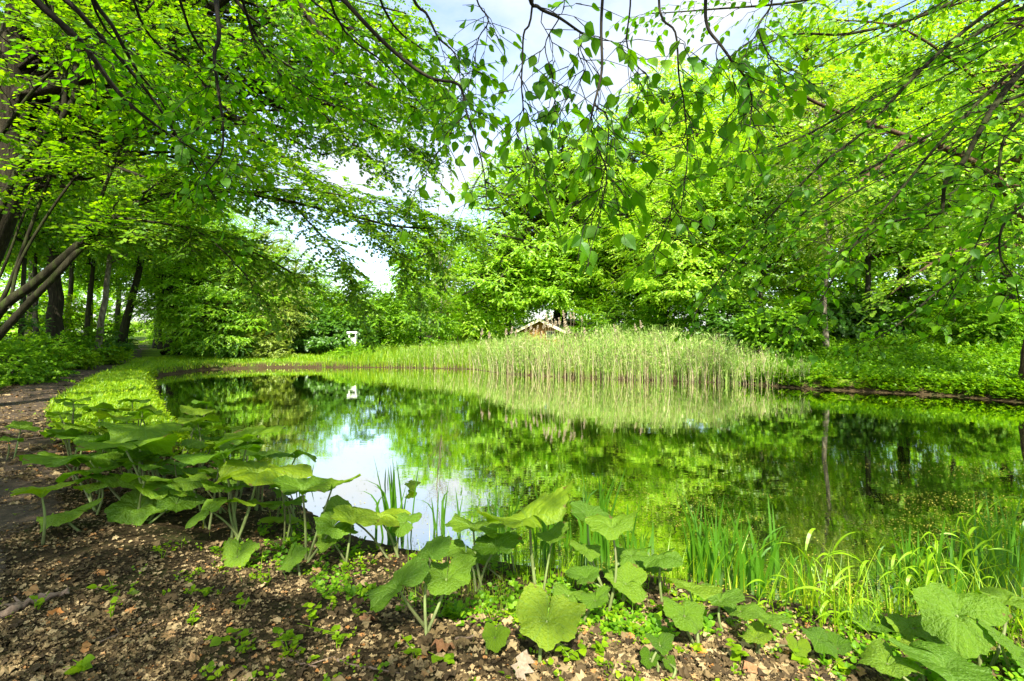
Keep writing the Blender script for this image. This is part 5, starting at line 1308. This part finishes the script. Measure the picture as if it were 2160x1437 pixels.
shoots = [(1650, 1330, 190, 1, 'single reed grass shoot left of the tallest pair'), (1745, 1365, 290, 2, 'tallest reed grass pair with a broad bent flag leaf'), (1775, 1370, 250, 2, 'reed grass leaning toward the open water from the dead leaves'), (1720, 1330, 190, 1, 'short pale reed grass behind the tallest pair'),
          (1940, 1300, 170, 2, 'reed grass arching left over the dark water'), (1975, 1310, 210, 3, 'bushy reed grass in front of the sunlit butterbur leaf'), (2010, 1275, 170, 2, 'reed grass with long drooping leaves behind the sunlit butterbur leaf'), (2060, 1280, 210, 2, 'tall thin reed grass left of the edge tuft'),
          (2110, 1270, 240, 3, 'reed grass thicket before the dark trunk reflection'), (2150, 1280, 260, 3, 'reed grass cut by the right picture edge'), (1585, 1300, 120, 1, 'small reed grass sprout beside the three leaved butterbur'), (1480, 1310, 80, 1, 'lowest reed grass sprout next to the heart shaped leaf')]
for k, (px, py, h, n, lab) in enumerate(shoots):
    grass_shoot(lab, px, py, h, 800 + k, n)

# ------------------------------------------------------------------ small leafy weeds, single plants
def weed(label, px, py, hpx, seed, leafs=14, lw=.035):
    rs = np.random.RandomState(seed)
    x, y, z = ground_hit(px, py)
    root = thing('leafy_weed', label, 'weed', (x, y, z), 'leafy weeds on the near soil')
    H = hpx / F * y
    ns = 3
    st = np.array([[[0, 0, -.02], [rs.normal(0, .02), rs.normal(0, .02), H * .5], [rs.normal(0, .05), rs.normal(0, .04), H * rs.uniform(.75, 1)]] for _ in range(ns)])
    g = Geo(); g.tubes(st, np.array([[.0028, .0022, .0014]]) * np.ones((ns, 1)), 5); g.obj('stem', M['herb'], root)
    g = Geo()
    i = rs.randint(0, ns, leafs); t = rs.uniform(.25, 1, leafs)
    o = st[i, 1] * (1 - np.abs(2 * t - 1))[:, None] + st[i, 2] * np.clip(2 * t - 1, 0, 1)[:, None]
    a = rs.uniform(0, 6.28, leafs); d = np.stack([np.cos(a), np.sin(a), rs.uniform(-.2, .45, leafs)], 1)
    nn = np.array([0, -.2, 1.0]) + rs.normal(0, .25, (leafs, 3))
    g.stamp(ovate(.42, .06, .15), o, frames(d, nn, lw * rs.uniform(.7, 1.4, leafs), 1.1))
    g.obj('foliage', M['herb'], root)
weeds = [(612, 1385, 62, 20, .034, 'bright bushy weed in the middle of the bare soil'), (712, 1372, 50, 14, .03, 'bright weed just right of the bushy one'), (655, 1322, 50, 16, .03, 'yellowish weed behind the bushy one'), (700, 1290, 34, 12, .026, 'small weed halfway between bare soil and water'),
         (510, 1352, 26, 6, .04, 'pale weed with wilting leaves on the bare soil'), (235, 1308, 44, 7, .026, 'spindly seedling beside the fallen branch streak'), (75, 1290, 34, 7, .026, 'seedling growing over the fallen branch'), (240, 1250, 22, 6, .05, 'flat seedling with broad leaves past the fallen branch'),
         (405, 1320, 40, 6, .028, 'thin seedling on the bare soil left of the bushy weed'), (170, 1425, 40, 6, .05, 'large leaved seedling at the bottom left'), (430, 1260, 24, 8, .034, 'spreading seedling between soil and colony'), (505, 1290, 26, 8, .034, 'seedling with light leaves near the colony edge'),
         (735, 1245, 60, 14, .028, 'upright weed in the green patch by the water'), (780, 1265, 40, 14, .03, 'dark weed in the green patch under the folded butterbur'), (875, 1390, 40, 8, .032, 'weed under the wide funnel leaf'), (945, 1400, 22, 5, .04, 'single leafed sprout among the oak leaves'),
         (1290, 1335, 46, 16, .03, 'bright weed in front of the wavy notched butterbur'), (1200, 1400, 40, 16, .03, 'weed right of the round upturned leaf'), (1265, 1385, 34, 12, .03, 'low weed on the dark soil near the bottom'), (1400, 1300, 36, 14, .032, 'weed under the level butterbur leaf'),
         (1330, 1345, 26, 10, .03, 'small weed before the heart shaped leaf'), (1560, 1400, 50, 16, .036, 'bright weed between rosette and pale wavy leaves'), (1690, 1405, 40, 12, .04, 'weed at the foot of the tallest reed grass'), (1110, 1225, 40, 12, .03, 'weed at the foot of the tallest butterbur'),
         (560, 1235, 36, 14, .024, 'fine leaved weed near the twin stalks'), (340, 1180, 26, 8, .026, 'weed on the litter under the torn butterbur leaves'), (2090, 1405, 60, 14, .034, 'yellow weed under the largest sunlit leaf'), (1770, 1420, 36, 8, .045, 'long leaved weed at the bottom near the corner leaves'),
         (870, 1205, 40, 14, .028, 'weed in the water edge behind the funnel leaf'), (950, 1300, 40, 12, .03, 'dark weed beneath the crinkled butterbur')]
for k, (px, py, h, n, lw, lab) in enumerate(weeds):
    weed(lab, px, py, h, 900 + k, n, lw)

# ------------------------------------------------------------------ sticks and single fallen leaves
def stick(label, pts, r0, r1, seed, forks=0):
    rs = np.random.RandomState(seed)
    W = np.array([ground_hit(*p) for p in pts]); W[:, 2] += r0 * 1.1
    root = bpy.data.objects.new('fallen_branch', None)
    g = Geo(); c = W.mean(0)
    n = max(12, 5 * len(pts))
    L = spline(W - c, n); L[1:-1] += rs.normal(0, r0 * .35, (n - 2, 3))
    g.tubes(L[None], np.linspace(r0, r1, n)[None] * rs.uniform(.85, 1.15, (1, n)), 8)
    for q in range(forks):
        i = rs.randint(3, n - 3); d = np.array([rs.normal(0, 1), rs.normal(0, 1), .35]); d = d / np.linalg.norm(d) * rs.uniform(.05, .14)
        g.tubes(np.array([[L[i], L[i] + d * .5, L[i] + d]]), np.array([[r1, r1 * .7, r1 * .4]]), 5)
    o = g.obj('fallen_branch', M['stick'], smooth=True); o.location = c
    bpy.data.objects.remove(root)
    return tag(o, label, 'branch', 'fallen branches on the near soil')
stick('thick fallen branch lying on the litter at the bottom left edge', [(-40, 1322), (0, 1308), (60, 1284), (100, 1272), (142, 1264)], .026, .011, 1, 2)
stick('long thin curved twig lying on the bare soil at the bottom', [(705, 1392), (730, 1404), (780, 1412), (830, 1422), (880, 1426)], .006, .003, 2, 1)
stick('thin straight twig lying across the bare soil left of the weeds', [(205, 1360), (260, 1340), (300, 1325), (345, 1305)], .005, .002, 3, 1)
stick('short twig beside the bushy weed', [(595, 1392), (630, 1402), (668, 1410)], .005, .003, 4, 1)
stick('thin twig among the oak leaves right of the funnel leaf', [(960, 1352), (1000, 1346), (1030, 1338), (1050, 1330)], .006, .003, 5, 1)
stick('pale twig pointing at the path from the left wood', [(300, 768), (330, 764), (365, 760)], .03, .012, 6, 0)
def fallen(label, px, py, size, mat, yaw, tilt, seed):
    rs = np.random.RandomState(seed)
    x, y, z = ground_hit(px, py)
    V, Q, T = oak_dead(rs); g = Geo(); V = V.copy(); V[:, 1] -= .5; V[:, 0] *= 1.25; g.add(V, Q, T)
    o = g.obj('fallen_leaf', mat, smooth=True)
    o.location = (x, y, z + .01 + .5 * size * abs(math.sin(rad(tilt)))); o.rotation_euler = (rad(tilt), 0, rad(yaw)); o.scale = (size,) * 3
    return tag(o, label, 'leaf', 'single fallen leaves')
M['paleleaf'] = solid_mat('pale_dead_leaf', [(.3, G(.20, .15, .09)), (.7, G(.33, .26, .18))], 8, 4, .8, .3)
M['orangeleaf'] = solid_mat('orange_dead_leaf', [(.3, G(.40, .13, .02)), (.7, G(.62, .25, .05))], 8, 4, .7, .3)
M['rustleaf'] = solid_mat('rust_dead_leaf', [(.3, G(.20, .085, .03)), (.7, G(.36, .18, .08))], 8, 4, .7, .3)
fallen('large pale dead leaf propped up at the bottom edge', 1103, 1432, .13, M['paleleaf'], -25, 42, 1)
fallen('bright orange dead leaf beside the heart shaped butterbur', 1473, 1380, .09, M['orangeleaf'], 60, 8, 2)
fallen('rust brown oak leaf lying before the tallest grass shoots', 1590, 1425, .12, M['rustleaf'], 20, 10, 3)
fallen('rust brown oak leaf beneath the wide funnel leaf', 935, 1375, .12, M['rustleaf'], 100, 12, 4)
fallen('curled tan oak leaf between the bushy weed and the funnel leaf', 775, 1318, .11, M['rustleaf'], 150, 22, 5)
fallen('grey green fallen leaf lying flat on the bare soil', 285, 1257, .06, M['grey'], 80, 5, 6)
